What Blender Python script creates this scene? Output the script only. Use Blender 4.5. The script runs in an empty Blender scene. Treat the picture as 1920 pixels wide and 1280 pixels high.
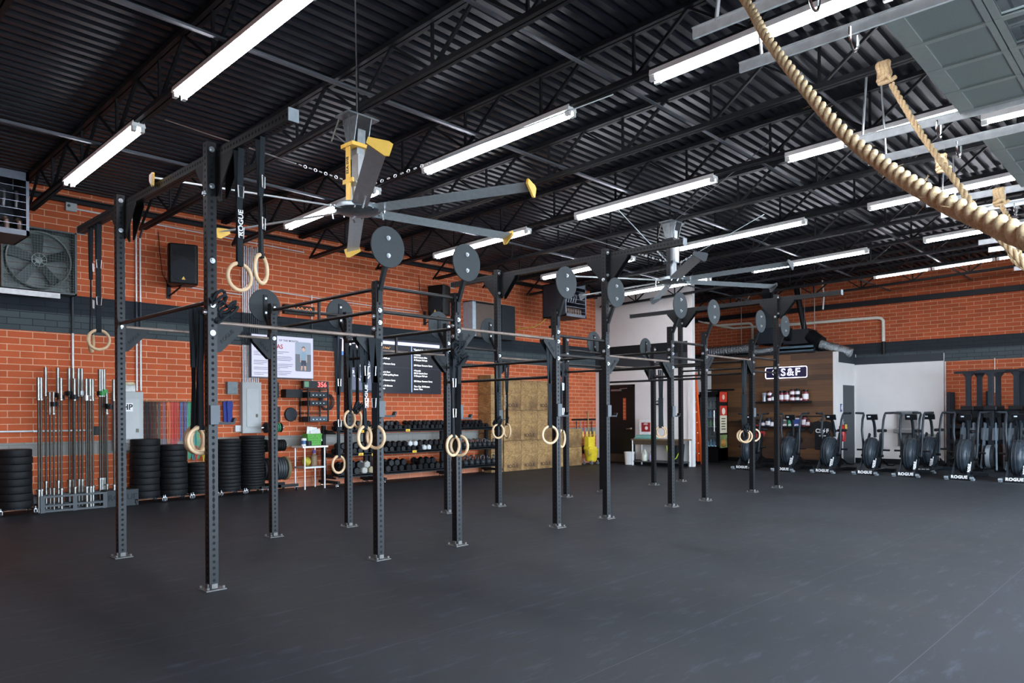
import bpy, bmesh, math, random
from mathutils import Vector, Matrix
random.seed(7)
S = bpy.context.scene
C = S.collection
R = math.radians

# ------------------------------------------------------------------ camera, world, exposure
FPX, HY, CAMH = 1380.669, 777.327, 1.416
YAW, ROLL = R(46.62714), R(0.35374)
cs, sn = math.cos(YAW), math.sin(YAW)
cam = bpy.data.cameras.new('camera')
cam.sensor_width = 36.0
cam.lens = FPX / 1920 * 36
cam.shift_y = (HY - 640) / 1920
cam.clip_start = 0.05
cam.clip_end = 200
co = bpy.data.objects.new('camera', cam)
C.objects.link(co)
co.matrix_world = (Matrix.Translation((0, 0, CAMH)) @ Matrix.Rotation(-YAW, 4, 'Z')
                   @ Matrix.Rotation(R(90), 4, 'X') @ Matrix.Rotation(-ROLL, 4, 'Z'))
S.camera = co
S.view_settings.view_transform = 'Standard'
S.view_settings.look = 'None'
S.view_settings.gamma = 1
S.view_settings.use_curve_mapping = False
S.view_settings.exposure = 1.02
TUBE = 22.0          # glow of the fluorescent tubes
w = bpy.data.worlds.new('world')
S.world = w
w.use_nodes = True
wb = w.node_tree.nodes['Background']
wb.inputs[0].default_value = (0.66, 0.82, 1.0, 1)
wb.inputs[1].default_value = 14.0
DOORS = [(-.58, 1.86), (2.76, 5.2), (6.08, 8.52), (9.42, 11.85), (12.75, 15.2), (16.1, 18.5)]
for a, b in DOORS:                                   # daylight through the raised doors
    L = bpy.data.lights.new('door_daylight', 'AREA')
    L.shape = 'RECTANGLE'
    L.size, L.size_y = b - a, 3.1
    L.cycles.is_portal = True
    lo = bpy.data.objects.new('door_daylight', L)
    lo.location = ((a + b) / 2, -1.5, 1.6)
    lo.rotation_euler = (R(90), 0, 0)
    C.objects.link(lo)


def ray(x, y):
    a, b = x - 960, HY - y
    cr, sr = math.cos(ROLL), math.sin(ROLL)
    a, b = a * cr + b * sr, -a * sr + b * cr
    r, u = a / FPX, b / FPX
    return Vector((r * cs + sn, -r * sn + cs, u))


def atY(x, y, Y):
    d = ray(x, y)
    t = Y / d.y
    return Vector((d.x * t, Y, CAMH + d.z * t))


def atX(x, y, X):
    d = ray(x, y)
    t = X / d.x
    return Vector((X, d.y * t, CAMH + d.z * t))


# ------------------------------------------------------------------ materials
def lin(h):
    h = h.lstrip('#')
    out = []
    for i in (0, 2, 4):
        c = int(h[i:i + 2], 16) / 255
        out.append(c / 12.92 if c <= .04045 else ((c + .055) / 1.055) ** 2.4)
    return (*out, 1)


class NT:
    def __init__(s, name):
        s.m = bpy.data.materials.new(name)
        s.m.use_nodes = True
        s.n = s.m.node_tree.nodes
        s.l = s.m.node_tree.links
        s.b = s.n['Principled BSDF']

    def node(s, t, **kw):
        n = s.n.new(t)
        for k, v in kw.items():
            setattr(n, k, v)
        return n

    def put(s, sock, v):
        if hasattr(v, 'links'):
            s.l.new(v, sock)
        elif v is not None:
            sock.default_value = v

    def math(s, op, a, b=None, c=None):
        n = s.node('ShaderNodeMath', operation=op)
        for i, v in enumerate((a, b, c)):
            s.put(n.inputs[i], v)
        return n.outputs[0]

    def mix(s, f, a, b):
        n = s.node('ShaderNodeMix', data_type='RGBA')
        s.put(n.inputs[0], f)
        s.put(n.inputs[6], a)
        s.put(n.inputs[7], b)
        return n.outputs[2]

    def noise(s, scale, vec=None, detail=3, rough=.55):
        n = s.node('ShaderNodeTexNoise')
        n.inputs['Scale'].default_value = scale
        n.inputs['Detail'].default_value = detail
        n.inputs['Roughness'].default_value = rough
        if vec is not None:
            s.l.new(vec, n.inputs['Vector'])
        return n.outputs['Fac']

    def ramp(s, f, stops):
        n = s.node('ShaderNodeValToRGB')
        e = n.color_ramp.elements
        while len(e) < len(stops):
            e.new(.5)
        for el, (p, c) in zip(e, stops):
            el.position = p
            el.color = c
        s.put(n.inputs[0], f)
        return n.outputs[0]

    def obj(s):
        return s.node('ShaderNodeTexCoord').outputs['Object']

    def xyz(s, v):
        n = s.node('ShaderNodeSeparateXYZ')
        s.l.new(v, n.inputs[0])
        return n.outputs

    def comb(s, x, y, z):
        n = s.node('ShaderNodeCombineXYZ')
        for i, v in enumerate((x, y, z)):
            s.put(n.inputs[i], v)
        return n.outputs[0]

    def bump(s, h, st=.3, d=.01):
        n = s.node('ShaderNodeBump')
        n.inputs['Strength'].default_value = st
        n.inputs['Distance'].default_value = d
        s.l.new(h, n.inputs['Height'])
        s.l.new(n.outputs[0], s.b.inputs['Normal'])

    def done(s, color=None, rough=None, metal=0.0, spec=.5):
        s.put(s.b.inputs['Base Color'], color)
        s.put(s.b.inputs['Roughness'], rough)
        s.b.inputs['Metallic'].default_value = metal
        s.b.inputs['Specular IOR Level'].default_value = spec
        return s.m


def mul(c, k):
    return (min(1, c[0] * k), min(1, c[1] * k), min(1, c[2] * k), 1)


MC = {}


def M(hexc, rough=.5, metal=0.0, var=.12, scale=14, spec=.5, bump=0.0):
    if spec == .5 and max(lin(hexc)[:3]) < .035:
        spec = .22
    key = (hexc, rough, metal, var, scale, spec, bump)
    if key in MC:
        return MC[key]
    t = NT('paint_' + hexc.strip('#'))
    f = t.noise(scale, t.obj())
    c = lin(hexc)
    col = t.ramp(f, [(.3, mul(c, 1 - var)), (.7, mul(c, 1 + var))])
    if bump:
        t.bump(f, bump, .004)
    r = t.math('MULTIPLY_ADD', f, .16, max(.02, rough - .08))
    MC[key] = t.done(col, r, metal, spec)
    return MC[key]


def glow(hexc, strength, base=None):
    t = NT('glow_' + hexc.strip('#'))
    t.b.inputs['Emission Color'].default_value = lin(hexc)
    t.b.inputs['Emission Strength'].default_value = strength
    f = t.noise(6, t.obj())
    c = lin(base or hexc)
    return t.done(t.ramp(f, [(.3, mul(c, .95)), (.7, c)]), .4)


def brick_mat(name, ax, tone=1.0, painted=True):
    t = NT(name)
    o = t.xyz(t.obj())
    v = t.comb(o[ax], o[2], 0.0)
    def bricks(c1, c2, mortar):
        b = t.node('ShaderNodeTexBrick')
        t.l.new(v, b.inputs['Vector'])
        b.inputs['Color1'].default_value = c1
        b.inputs['Color2'].default_value = c2
        b.inputs['Mortar'].default_value = mortar
        b.inputs['Scale'].default_value = 1.0
        b.inputs['Mortar Size'].default_value = .0062
        b.inputs['Mortar Smooth'].default_value = .25
        b.inputs['Bias'].default_value = -.1
        b.inputs['Brick Width'].default_value = .336
        b.inputs['Row Height'].default_value = .1015
        return b
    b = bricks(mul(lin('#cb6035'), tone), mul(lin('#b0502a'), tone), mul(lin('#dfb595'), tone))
    n1 = t.noise(2.2, v, 4)
    n2 = t.noise(38, v, 4, .7)
    wear = t.math('ADD', t.math('MULTIPLY', n1, .55), t.math('MULTIPLY', n2, .5))
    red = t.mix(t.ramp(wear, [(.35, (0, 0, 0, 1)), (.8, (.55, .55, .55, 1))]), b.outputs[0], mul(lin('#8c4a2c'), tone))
    if painted:
        z = o[2]
        d = bricks(lin('#272b2f'), lin('#23272b'), lin('#171b1e'))
        e = bricks(lin('#454d4e'), lin('#3d4547'), lin('#262c2e'))
        band = t.mix(t.math('GREATER_THAN', z, 3.065), e.outputs[0], t.mix(t.math('MULTIPLY', n2, .5), d.outputs[0], lin('#20252b')))
        inb = t.math('MULTIPLY', t.math('GREATER_THAN', z, 2.757), t.math('LESS_THAN', z, 3.37))
        red = t.mix(inb, red, band)
        blk = t.node('ShaderNodeTexBrick')
        t.l.new(v, blk.inputs['Vector'])
        for i, c in ((1, '#9a978f'), (2, '#8c8a84'), (3, '#7c7972')):
            blk.inputs[i].default_value = lin(c)
        blk.inputs['Mortar Size'].default_value = .006
        blk.inputs['Scale'].default_value = 1
        blk.inputs['Brick Width'].default_value = .41
        blk.inputs['Row Height'].default_value = .5
        ins = t.math('MULTIPLY', t.math('GREATER_THAN', z, .822), t.math('LESS_THAN', z, 1.035))
        red = t.mix(ins, red, t.mix(t.math('MULTIPLY', n2, .4), blk.outputs[0], lin('#6e6b64')))
        low = t.math('LESS_THAN', z, .16)
        red = t.mix(t.math('MULTIPLY', low, .55), red, lin('#c98a6c'))
    t.bump(t.math('MULTIPLY_ADD', n2, .25, t.math('SUBTRACT', 1.0, b.outputs['Fac'])), .35, .006)
    return t.done(red, .82, 0, .3)


def plank_mat(name):
    t = NT(name)
    o = t.xyz(t.obj())
    v = t.comb(o[1], o[2], 0.0)
    b = t.node('ShaderNodeTexBrick')
    t.l.new(v, b.inputs['Vector'])
    b.offset = .37
    b.offset_frequency = 3
    b.inputs['Color1'].default_value = lin('#75502f')
    b.inputs['Color2'].default_value = lin('#442e1e')
    b.inputs['Mortar'].default_value = lin('#1c120c')
    b.inputs['Scale'].default_value = 1
    b.inputs['Mortar Size'].default_value = .0025
    b.inputs['Brick Width'].default_value = 1.22
    b.inputs['Row Height'].default_value = .145
    g = t.noise(5, t.comb(t.math('MULTIPLY', o[1], .5), t.math('MULTIPLY', o[2], 9.0), o[0]), 5)
    col = t.mix(t.ramp(g, [(.35, (.0, .0, .0, 1)), (.75, (.6, .6, .6, 1))]), b.outputs[0], lin('#3a2616'))
    t.bump(g, .2, .004)
    return t.done(col, .5)


def plywood_mat(name):
    t = NT(name)
    o = t.obj()
    x = t.xyz(o)
    q = t.noise(1.7, t.comb(t.math('MULTIPLY', x[0], 1.3), x[1], t.math('MULTIPLY', x[2], 3.4)), 3, .5)
    rings_ = t.math('FRACT', t.math('MULTIPLY', q, 13.0))
    rings_ = t.math('ABSOLUTE', t.math('SUBTRACT', rings_, .5))
    n = t.noise(2.3, o, 5, .6)
    g = t.noise(26, t.comb(x[0], x[1], t.math('MULTIPLY', x[2], 7.0)), 3)
    c = t.ramp(rings_, [(.0, lin('#7d5c33')), (.2, lin('#a88350')), (.5, lin('#b8935e'))])
    c = t.mix(t.ramp(n, [(.42, (0, 0, 0, 1)), (.66, (.85, .85, .85, 1))]), c, lin('#54391f'))
    c = t.mix(t.math('MULTIPLY', g, .35), c, lin('#6b4c2b'))
    return t.done(c, .62)


def hole_mat(name, axis, pitch=.0508, half=.038, hexc='#0f1011'):
    """powder-coated steel with the punched hole pattern along AXIS"""
    t = NT(name)
    o = t.obj()
    x = t.xyz(o)
    others = [i for i in range(3) if i != axis]
    a, b = (t.math('ABSOLUTE', x[i]) for i in others)
    d = t.math('MINIMUM', a, b)
    def dots(p, r):
        f = t.math('SUBTRACT', t.math('FRACT', t.math('DIVIDE', x[axis], p)), .5)
        f = t.math('MULTIPLY', f, p)
        dd = t.math('ADD', t.math('MULTIPLY', d, d), t.math('MULTIPLY', f, f))
        return t.math('LESS_THAN', dd, r * r)
    h = dots(pitch, .0125)
    if axis == 2:
        dense = t.math('MULTIPLY', t.math('GREATER_THAN', x[2], .55), t.math('LESS_THAN', x[2], 1.15))
        h = t.math('MAXIMUM', h, t.math('MULTIPLY', dense, dots(pitch / 2, .009)))
    n = t.noise(30, o)
    c = lin(hexc)
    col = t.ramp(n, [(.3, mul(c, .85)), (.7, mul(c, 1.2))])
    col = t.mix(h, col, lin('#050506'))
    return t.done(col, t.math('MULTIPLY_ADD', h, .4, .42), 0, .3)


def floor_mat():
    t = NT('rubber_floor')
    o = t.obj()
    x = t.xyz(o)
    n1 = t.noise(.8, o, 5, .6)
    n2 = t.noise(220, o, 2)
    n3 = t.noise(5, t.comb(t.math('MULTIPLY', x[0], .5), t.math('MULTIPLY', x[1], 2.0), 0.0), 5, .7)
    c = t.ramp(n1, [(.3, lin('#14171a')), (.7, lin('#202428'))])
    c = t.mix(t.ramp(n2, [(.5, (0, 0, 0, 1)), (.75, (.35, .35, .35, 1))]), c, lin('#333a41'))
    c = t.mix(t.ramp(n3, [(.55, (0, 0, 0, 1)), (.78, (.5, .5, .5, 1))]), c, lin('#4a545d'))
    n4 = t.noise(16, o, 6, .75)
    c = t.mix(t.ramp(n4, [(.68, (0, 0, 0, 1)), (.76, (.5, .5, .5, 1))]), c, lin('#596068'))
    f = t.math('ABSOLUTE', t.math('SUBTRACT', t.math('FRACT', t.math('DIVIDE', x[1], 1.22)), .5))
    g = t.math('ABSOLUTE', t.math('SUBTRACT', t.math('FRACT', t.math('DIVIDE', x[0], 7.6)), .5))
    seam = t.math('MAXIMUM', t.math('GREATER_THAN', f, .4975), t.math('GREATER_THAN', g, .4996))
    c = t.mix(t.math('MULTIPLY', seam, .4), c, lin('#55585e'))
    t.bump(t.math('ADD', t.math('MULTIPLY', n2, .3), n3), .12, .003)
    return t.done(c, t.math('MULTIPLY_ADD', n1, .2, .5), 0, .28)


# ------------------------------------------------------------------ mesh building
XF = {}


class MB:
    def __init__(s):
        s.v, s.f, s.sm = [], [], []

    def add(s, vs, fs, smooth=False):
        k = len(s.v)
        s.v += [Vector(p) for p in vs]
        s.f += [tuple(i + k for i in f) for f in fs]
        s.sm += [smooth] * len(fs)
        return s

    def box(s, x0, x1, y0, y1, z0, z1):
        return s.add([(x0, y0, z0), (x1, y0, z0), (x1, y1, z0), (x0, y1, z0), (x0, y0, z1), (x1, y0, z1), (x1, y1, z1), (x0, y1, z1)],
                     [(3, 2, 1, 0), (4, 5, 6, 7), (0, 1, 5, 4), (1, 2, 6, 5), (2, 3, 7, 6), (3, 0, 4, 7)])

    def cbox(s, c, sx, sy, sz, rot=None):
        """box centred on C, with an optional 3x3 rotation"""
        n = MB().box(-sx / 2, sx / 2, -sy / 2, sy / 2, -sz / 2, sz / 2)
        for p in n.v:
            if rot is not None:
                p.rotate(rot)
            p += Vector(c)
        return s.add(n.v, n.f)

    def bar(s, p, q, wd, ht=None, up=(0, 0, 1)):
        p, q = Vector(p), Vector(q)
        d = (q - p).normalized()
        u = Vector(up)
        if abs(d.dot(u)) > .99:
            u = Vector((1, 0, 0))
        a = d.cross(u).normalized()
        u = a.cross(d)
        a, u = a * wd / 2, u * (ht or wd) / 2
        vs = [p - a - u, p + a - u, p + a + u, p - a + u, q - a - u, q + a - u, q + a + u, q - a + u]
        return s.add(vs, [(0, 1, 2, 3), (7, 6, 5, 4), (4, 5, 1, 0), (5, 6, 2, 1), (6, 7, 3, 2), (7, 4, 0, 3)])

    def tube(s, pts, r, n=8, closed=False, cap=True, smooth=True):
        pts = [Vector(p) for p in pts]
        m = len(pts)
        rs = r if isinstance(r, (list, tuple)) else [r] * m
        ref = None
        vs = []
        for i, p in enumerate(pts):
            if closed:
                d = pts[(i + 1) % m] - pts[i - 1]
            else:
                d = pts[min(i + 1, m - 1)] - pts[max(i - 1, 0)]
            d.normalize()
            if ref is None:
                ref = Vector((0, 0, 1)) if abs(d.z) < .9 else Vector((1, 0, 0))
            a = d.cross(ref).normalized()
            b = a.cross(d).normalized()
            ref = b
            for k in range(n):
                t = 2 * math.pi * k / n
                vs.append(p + (a * math.cos(t) + b * math.sin(t)) * rs[i])
        fs = []
        for i in range(m if closed else m - 1):
            j = (i + 1) % m
            for k in range(n):
                l = (k + 1) % n
                fs.append((i * n + k, j * n + k, j * n + l, i * n + l))
        k0 = len(s.f)
        s.add(vs, fs, smooth)
        if cap and not closed:
            s.add(vs[:n], [tuple(range(n))])
            s.add(vs[-n:], [tuple(range(n - 1, -1, -1))])
        return s

    def cyl(s, p, q, r, n=14, r2=None, smooth=True):
        return s.tube([p, q], [r, r if r2 is None else r2], n, smooth=smooth)

    def lathe(s, prof, n=20, c=(0, 0, 0), axis=2, cap=True):
        """PROF: (radius, height) pairs turned about AXIS through C"""
        vs = []
        for r, h in prof:
            for k in range(n):
                t = 2 * math.pi * k / n
                a, b = r * math.cos(t), r * math.sin(t)
                p = [(h, a, b), (b, h, a), (a, b, h)][axis]
                vs.append(Vector(p) + Vector(c))
        m = len(prof)
        fs = []
        for i in range(m - 1):
            for k in range(n):
                l = (k + 1) % n
                fs.append((i * n + k, i * n + l, (i + 1) * n + l, (i + 1) * n + k))
        s.add(vs, fs, True)
        if cap and prof[0][0] > 1e-5:
            s.add(vs[:n], [tuple(range(n - 1, -1, -1))])
        if cap and prof[-1][0] > 1e-5:
            s.add(vs[-n:], [tuple(range(n))])
        return s

    def prism(s, poly, o, u, v, d):
        """polygon (a,b) in the plane O + a*U + b*V, pushed along D"""
        o, u, v, d = Vector(o), Vector(u), Vector(v), Vector(d)
        n = len(poly)
        a = [o + u * p[0] + v * p[1] for p in poly]
        vs = a + [p + d for p in a]
        fs = [tuple(range(n - 1, -1, -1)), tuple(range(n, 2 * n))]
        fs += [(i, (i + 1) % n, n + (i + 1) % n, n + i) for i in range(n)]
        return s.add(vs, fs)

    def ball(s, c, r, n=12, m=8, sz=1.0):
        return s.lathe([(r * math.sin(math.pi * i / m) + (1e-6 if i in (0, m) else 0), -r * sz * math.cos(math.pi * i / m)) for i in range(m + 1)], n, c)

    def build(s, name, mat, parent=None, bevel=0.0, label=None):
        """link as one mesh; its coordinates are the world's at the time of building"""
        me = bpy.data.meshes.new(name)
        mats = mat if isinstance(mat, (list, tuple)) else [mat]
        inv = XF.get(parent.name, Matrix()).inverted() if parent else Matrix()
        me.from_pydata([inv @ p for p in s.v], [], s.f)
        if any(s.sm):
            me.polygons.foreach_set('use_smooth', s.sm)
        bm = bmesh.new()
        bm.from_mesh(me)
        bmesh.ops.recalc_face_normals(bm, faces=bm.faces)
        bm.to_mesh(me)
        bm.free()
        if any(s.sm):
            me.set_sharp_from_angle(angle=R(38))
        me.materials.append(mats[0])
        o = bpy.data.objects.new(name, me)
        C.objects.link(o)
        if parent:
            o.parent = parent
            XF[o.name] = XF.get(parent.name, Matrix())
        if bevel:
            b = o.modifiers.new('edge', 'BEVEL')
            b.width = bevel
            b.segments = 2
            b.limit_method = 'ANGLE'
        if label:
            o['label'] = label
        return o


def thing(name, label, cat, loc=(0, 0, 0), rz=0.0, group=None):
    o = bpy.data.objects.new(name, None)
    o.empty_display_size = .1
    C.objects.link(o)
    o.location = loc
    o.rotation_euler = (0, 0, rz)
    XF[o.name] = Matrix.Translation(loc) @ Matrix.Rotation(rz, 4, 'Z')
    return tag(o, label, cat, group)


def tag(o, label, cat, group=None, kind=None):
    o['label'] = label
    o['category'] = cat
    if group:
        o['group'] = group
    if kind:
        o['kind'] = kind
    return o


def struct(o, label=None):
    o['kind'] = 'structure'
    if label:
        o['label'] = label
    return o


def move(o, loc, rz=None):
    o.location = loc
    if rz is not None:
        o.rotation_euler = (0, 0, rz)
    XF[o.name] = Matrix.Translation(loc) @ Matrix.Rotation(o.rotation_euler.z, 4, 'Z')
    return o


def dup(root, loc, rz=None, label=None, group=None):
    r = root.copy()
    C.objects.link(r)
    move(r, loc, root.rotation_euler.z if rz is None else rz)
    if label:
        r['label'] = label
    if group:
        r['group'] = group
    for ch in KIDS(root):
        c = ch.copy()
        C.objects.link(c)
        c.parent = r
        for g in KIDS(ch):
            d = g.copy()
            C.objects.link(d)
            d.parent = c
    return r


_kids = {}


def KIDS(o):
    if o.name not in _kids:
        _kids[o.name] = [x for x in C.objects if x.parent == o]
    return _kids[o.name]


def text(body, size, mat, parent, o, u, v, name='lettering', ext=.0015, align='CENTER', bold=0.0, space=1.0, line=1.0):
    """lettering as a mesh lying in the plane O + U,V"""
    cu = bpy.data.curves.new(name, 'FONT')
    cu.body = body
    cu.size = size
    cu.align_x = align
    cu.align_y = 'CENTER'
    cu.extrude = ext
    cu.offset = bold
    cu.space_character = space
    cu.space_line = line
    cu.resolution_u = 3
    t = bpy.data.objects.new(name, cu)
    C.objects.link(t)
    me = bpy.data.meshes.new_from_object(t.evaluated_get(bpy.context.evaluated_depsgraph_get()))
    bpy.data.objects.remove(t)
    u, v = Vector(u).normalized(), Vector(v).normalized()
    m = Matrix.Identity(4)
    for i in range(3):
        m[i][0], m[i][1], m[i][2], m[i][3] = u[i], v[i], u.cross(v)[i], Vector(o)[i]
    inv = XF.get(parent.name, Matrix()).inverted() if parent else Matrix()
    me.transform(inv @ m)
    me.name = name
    me.materials.clear()
    me.materials.append(mat)
    ob = bpy.data.objects.new(name, me)
    C.objects.link(ob)
    if parent:
        ob.parent = parent
    return ob


ORD = ('first second third fourth fifth sixth seventh eighth ninth tenth eleventh twelfth thirteenth fourteenth fifteenth sixteenth '
       'seventeenth eighteenth nineteenth twentieth').split() + ['twenty-' + x for x in 'first second third fourth fifth sixth'.split()]
def arc(c, r, a0, a1, n, u=(1, 0, 0), v=(0, 0, 1)):
    c, u, v = Vector(c), Vector(u), Vector(v)
    return [c + u * r * math.cos(a0 + (a1 - a0) * i / n) + v * r * math.sin(a0 + (a1 - a0) * i / n) for i in range(n + 1)]


BLACK = M('#131416', .42)
BLACKM = M('#17191b', .5)
RUBBER = M('#101112', .6, 0, .2, 9)
STEEL = M('#9a9d9e', .3, 1.0, .1)
ZINC = M('#b9bcbd', .38, .9, .12)
CHROME = M('#d5d6d6', .18, 1.0, .05)
WHITE = M('#e6e3df', .5, 0, .03, 4)
WALLW = M('#d6d0cb', .75, 0, .025, 3)
DKBAND = M('#2c3135', .7, 0, .08, 5)
GALV = M('#8d9496', .42, .85, .18, 22)
WOODR = M('#cba982', .45, 0, .08, 20)
WEB = M('#1a1e21', .8, 0, .15, 60)
YEL = M('#e9b84e', .45, 0, .05)
GREYP = M('#a3a5a1', .5, 0, .05, 6)
CHAR = M('#151718', .48)

# ================================================================== the hall itself
YW, XR, YF, XL = 13.2, 22.0, -1.5, -4.0
def deck(y):
    return 5.42 - .03 * y
def low(y, k=4.88):
    return k - .03 * y

struct(MB().box(XL, XR + .2, YF, YW + .2, -.1, 0).build('floor', floor_mat()), 'black speckled rubber gym floor')
struct(MB().box(-15, 35, -16, YF, -.12, -.02).build('pavement', M('#8d8c88', .9, 0, .1, 2)), 'unseen pale paving bouncing daylight in through the raised doors')  # out-of-view ground slab, added in pale grey to bounce daylight indoors
struct(MB().box(XL, XR, YW, YW + .2, 0, 5.2).build('wall_left', brick_mat('brick_left', 0)), 'orange brick wall with dark painted band')
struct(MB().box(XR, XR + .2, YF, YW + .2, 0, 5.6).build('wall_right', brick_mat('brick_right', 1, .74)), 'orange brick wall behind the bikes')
struct(MB().box(XL - .2, XL, YF, YW + .2, 0, 5.6).build('wall_rear', brick_mat('brick_rear', 1)))
fw = MB()
xs = [XL] + [v for d in DOORS for v in d] + [XR]
for i in range(0, len(xs), 2):
    fw.box(xs[i], xs[i + 1], YF - .2, YF, 0, 3.15)
fw.box(XL, XR, YF - .2, YF, 3.15, 5.7)
struct(fw.build('wall_front', brick_mat('brick_front', 0)), 'brick wall with five door openings')

# corrugated roof deck, ribs running along the long brick wall
dk = MB()
n = int((YW - YF) / .152)
prof = []
for i in range(n + 1):
    y = YF + i * .152
    for dy, dz in ((0, 0), (.07, 0), (.078, .055), (.144, .055)):
        prof.append((y + dy, deck(y + dy) + dz))
vs, fs = [], []
for y, z in prof:
    vs += [(XL, y, z), (XR + .2, y, z)]
for i in range(len(prof) - 1):
    fs.append((2 * i, 2 * i + 1, 2 * i + 3, 2 * i + 2))
dk.add(vs, fs)
struct(dk.build('ceiling', M('#1d1f25', .36, 0, .22, 5)), 'black painted corrugated metal roof deck')
roofm = MB().add([(XL - .2, YF - .2, 5.68), (XR + .2, YF - .2, 5.68), (XR + .2, YW + .2, 5.2), (XL - .2, YW + .2, 5.2)], [(0, 1, 2, 3)])
for p in list(roofm.v):
    roofm.v.append(p + Vector((0, 0, .08)))
roofm.f += [(7, 6, 5, 4), (0, 4, 5, 1), (1, 5, 6, 2), (2, 6, 7, 3), (3, 7, 4, 0)]
roofm.sm += [False] * 5
struct(roofm.build('roof', M('#2c2d30', .9)))

JOIST = M('#16171a', .5, 0, .12, 8)
JX = [3.06 + 1.59 * k for k in range(-3, 12)]
for X in JX:
    j = MB()
    y0, y1 = YF, YW - .02
    for k, wd, ht in ((4.905, .085, .05), (5.385, .1, .055)):
        for sx in (-1, 1):
            ye = y1 if k > 5 else y1 - .45
            j.bar((X + sx * .03, y0, low(y0, k)), (X + sx * .03, ye, low(ye, k)), .045, .05)
    y, i = y0 + .1, 0
    while y + .62 < y1 - .1:
        ya, yb = y, min(y + .62, y1)
        zt, zb = 5.37, 4.91
        if i % 2 == 0:
            j.bar((X, ya, low(ya, zt)), (X, yb, low(yb, zb)), .03, .03)
        else:
            j.bar((X, ya, low(ya, zb)), (X, yb, low(yb, zt)), .024, .024)
        if i % 2:
            j.bar((X, ya, low(ya, zb)), (X, ya, low(ya, zt)), .026, .026)
        y += .62
        i += 1
    struct(j.build('ceiling_beam', JOIST), 'black open-web steel roof joist')
BR = M('#54575c', .45, .3, .1, 8)
for Y, k in ((10.55, 5.3), (9.6, 4.95), (7.0, 5.3), (6.35, 4.95), (4.4, 4.95), (3.3, 5.3), (1.6, 5.3)):
    struct(MB().box(XL, XR, Y - .022, Y + .022, low(Y, k) - .003, low(Y, k) + .003).box(XL, XR, Y + .018, Y + .022, low(Y, k), low(Y, k) + .04).build('ceiling_beam', BR), 'thin steel bridging angle across the joists')
led = MB().box(XL, XR, YW - .08, YW, 4.83, 4.9)
led.box(XL, XR, YW - .16, YW - .1, 4.88, 4.9)
struct(led.build('trim_1', JOIST), 'dark steel ledger along the brick wall')
struct(MB().box(XR - .1, XR, YF, YW, 4.42, 4.56).build('trim_2', JOIST), 'dark steel ledger along the far brick wall')

# white partition with the black door
pw = MB()
XP = 17.6
pw.box(XP, XP + .1, 10.0, 11.84, 0, 5.05).box(XP, XP + .1, 12.76, YW, 0, 5.05).box(XP, XP + .1, 11.84, 12.76, 2.24, 5.05)
struct(pw.build('wall_partition', WALLW), 'white painted partition wall')
struct(MB().box(XP - .012, XP, 10.12, YW, 3.07, 3.37).build('trim_3', M('#17191b', .7)), 'black painted band on the white partition')
struct(MB().box(XP - .012, XP, 10.12, YW, 2.66, 3.07).build('trim_4', DKBAND), 'dark grey painted band on the white partition')
struct(MB().box(XP - .03, XP + .1, 9.97, 10.12, 0, 5.05).build('trim_5', WALLW), 'white corner post of the partition')
struct(MB().box(XP - .02, XP, 10.12, 11.8, 0, .13).box(XP - .02, XP, 12.8, YW, 0, .13).build('baseboard_partition', BLACK))
d1 = struct(MB().box(XP - .005, XP + .05, 11.88, 12.12, .02, 2.2).box(XP - .005, XP + .05, 12.24, 12.72, .02, 2.2).box(XP - .005, XP + .05, 12.12, 12.24, .02, 1.25)
            .box(XP - .005, XP + .05, 12.12, 12.24, 1.88, 2.2).build('door_1', M('#141414', .35)), 'black door with narrow window and lever handle')
struct(MB().box(XP - .03, XP + .1, 11.82, 11.88, 0, 2.26).box(XP - .03, XP + .1, 12.72, 12.78, 0, 2.26).box(XP - .03, XP + .1, 11.82, 12.78, 2.2, 2.26).build('door_frame', M('#191919', .4), d1))
pb = brick_mat('brick_glimpse', 1, 1.1, False)
struct(MB().box(XP + .02, XP + .03, 12.12, 12.24, 1.25, 1.88).build('window_pane', pb, d1), 'narrow pane showing orange brick beyond')
struct(MB().box(XP - .012, XP - .005, 11.9, 12.7, .04, .27).build('kick_plate', M('#4a3f36', .35, .4), d1))
hd = MB().cyl((XP - .005, 11.95, 1.0), (XP - .06, 11.95, 1.0), .018).bar((XP - .055, 11.95, 1.0), (XP - .055, 12.08, .99), .022).cyl((XP - .005, 11.95, 1.0), (XP - .015, 11.95, 1.0), .035)
struct(hd.build('handle', CHROME, d1))
struct(MB().box(XP - .07, XP - .005, 12.28, 12.6, 2.08, 2.13).bar((XP - .06, 12.3, 2.14), (XP - .12, 12.02, 2.15), .02).build('door_closer', GALV, d1))

# plank-clad room, restroom and white furring in the far corner
wd = plank_mat('wood_planks')
struct(MB().box(20.5, 20.62, 7.36, 11.0, 0, 3.1).build('wall_wood', wd), 'wall clad in dark brown planks')
struct(MB().box(20.5, 20.62, 11.0, YW, 0, 2.78).build('wall_recess', WALLW))
struct(MB().box(20.5, 20.62, 11.0, YW, 2.78, 3.1).build('trim_9', DKBAND))
rw = MB().box(20.49, 20.95, 7.28, 7.38, 0, 3.07).box(21.87, XR, 7.28, 7.38, 0, 3.07).box(20.95, 21.87, 7.28, 7.38, 2.18, 3.07)
struct(rw.build('wall_restroom', WALLW), 'short white wall with the restroom door')
struct(MB().box(20.63, XR - .1, 7.265, 7.28, 2.79, 3.08).build('trim_6', DKBAND), 'dark band over the restroom door')
struct(MB().box(XR - .1, XR, 5.05, 7.28, 0, 2.98).build('wall_alcove', WALLW), 'white wall section behind the fountain')
struct(MB().box(XR - .115, XR - .1, 5.05, 7.28, 2.77, 2.98).build('trim_7', DKBAND), 'dark band on the white wall section')
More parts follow.
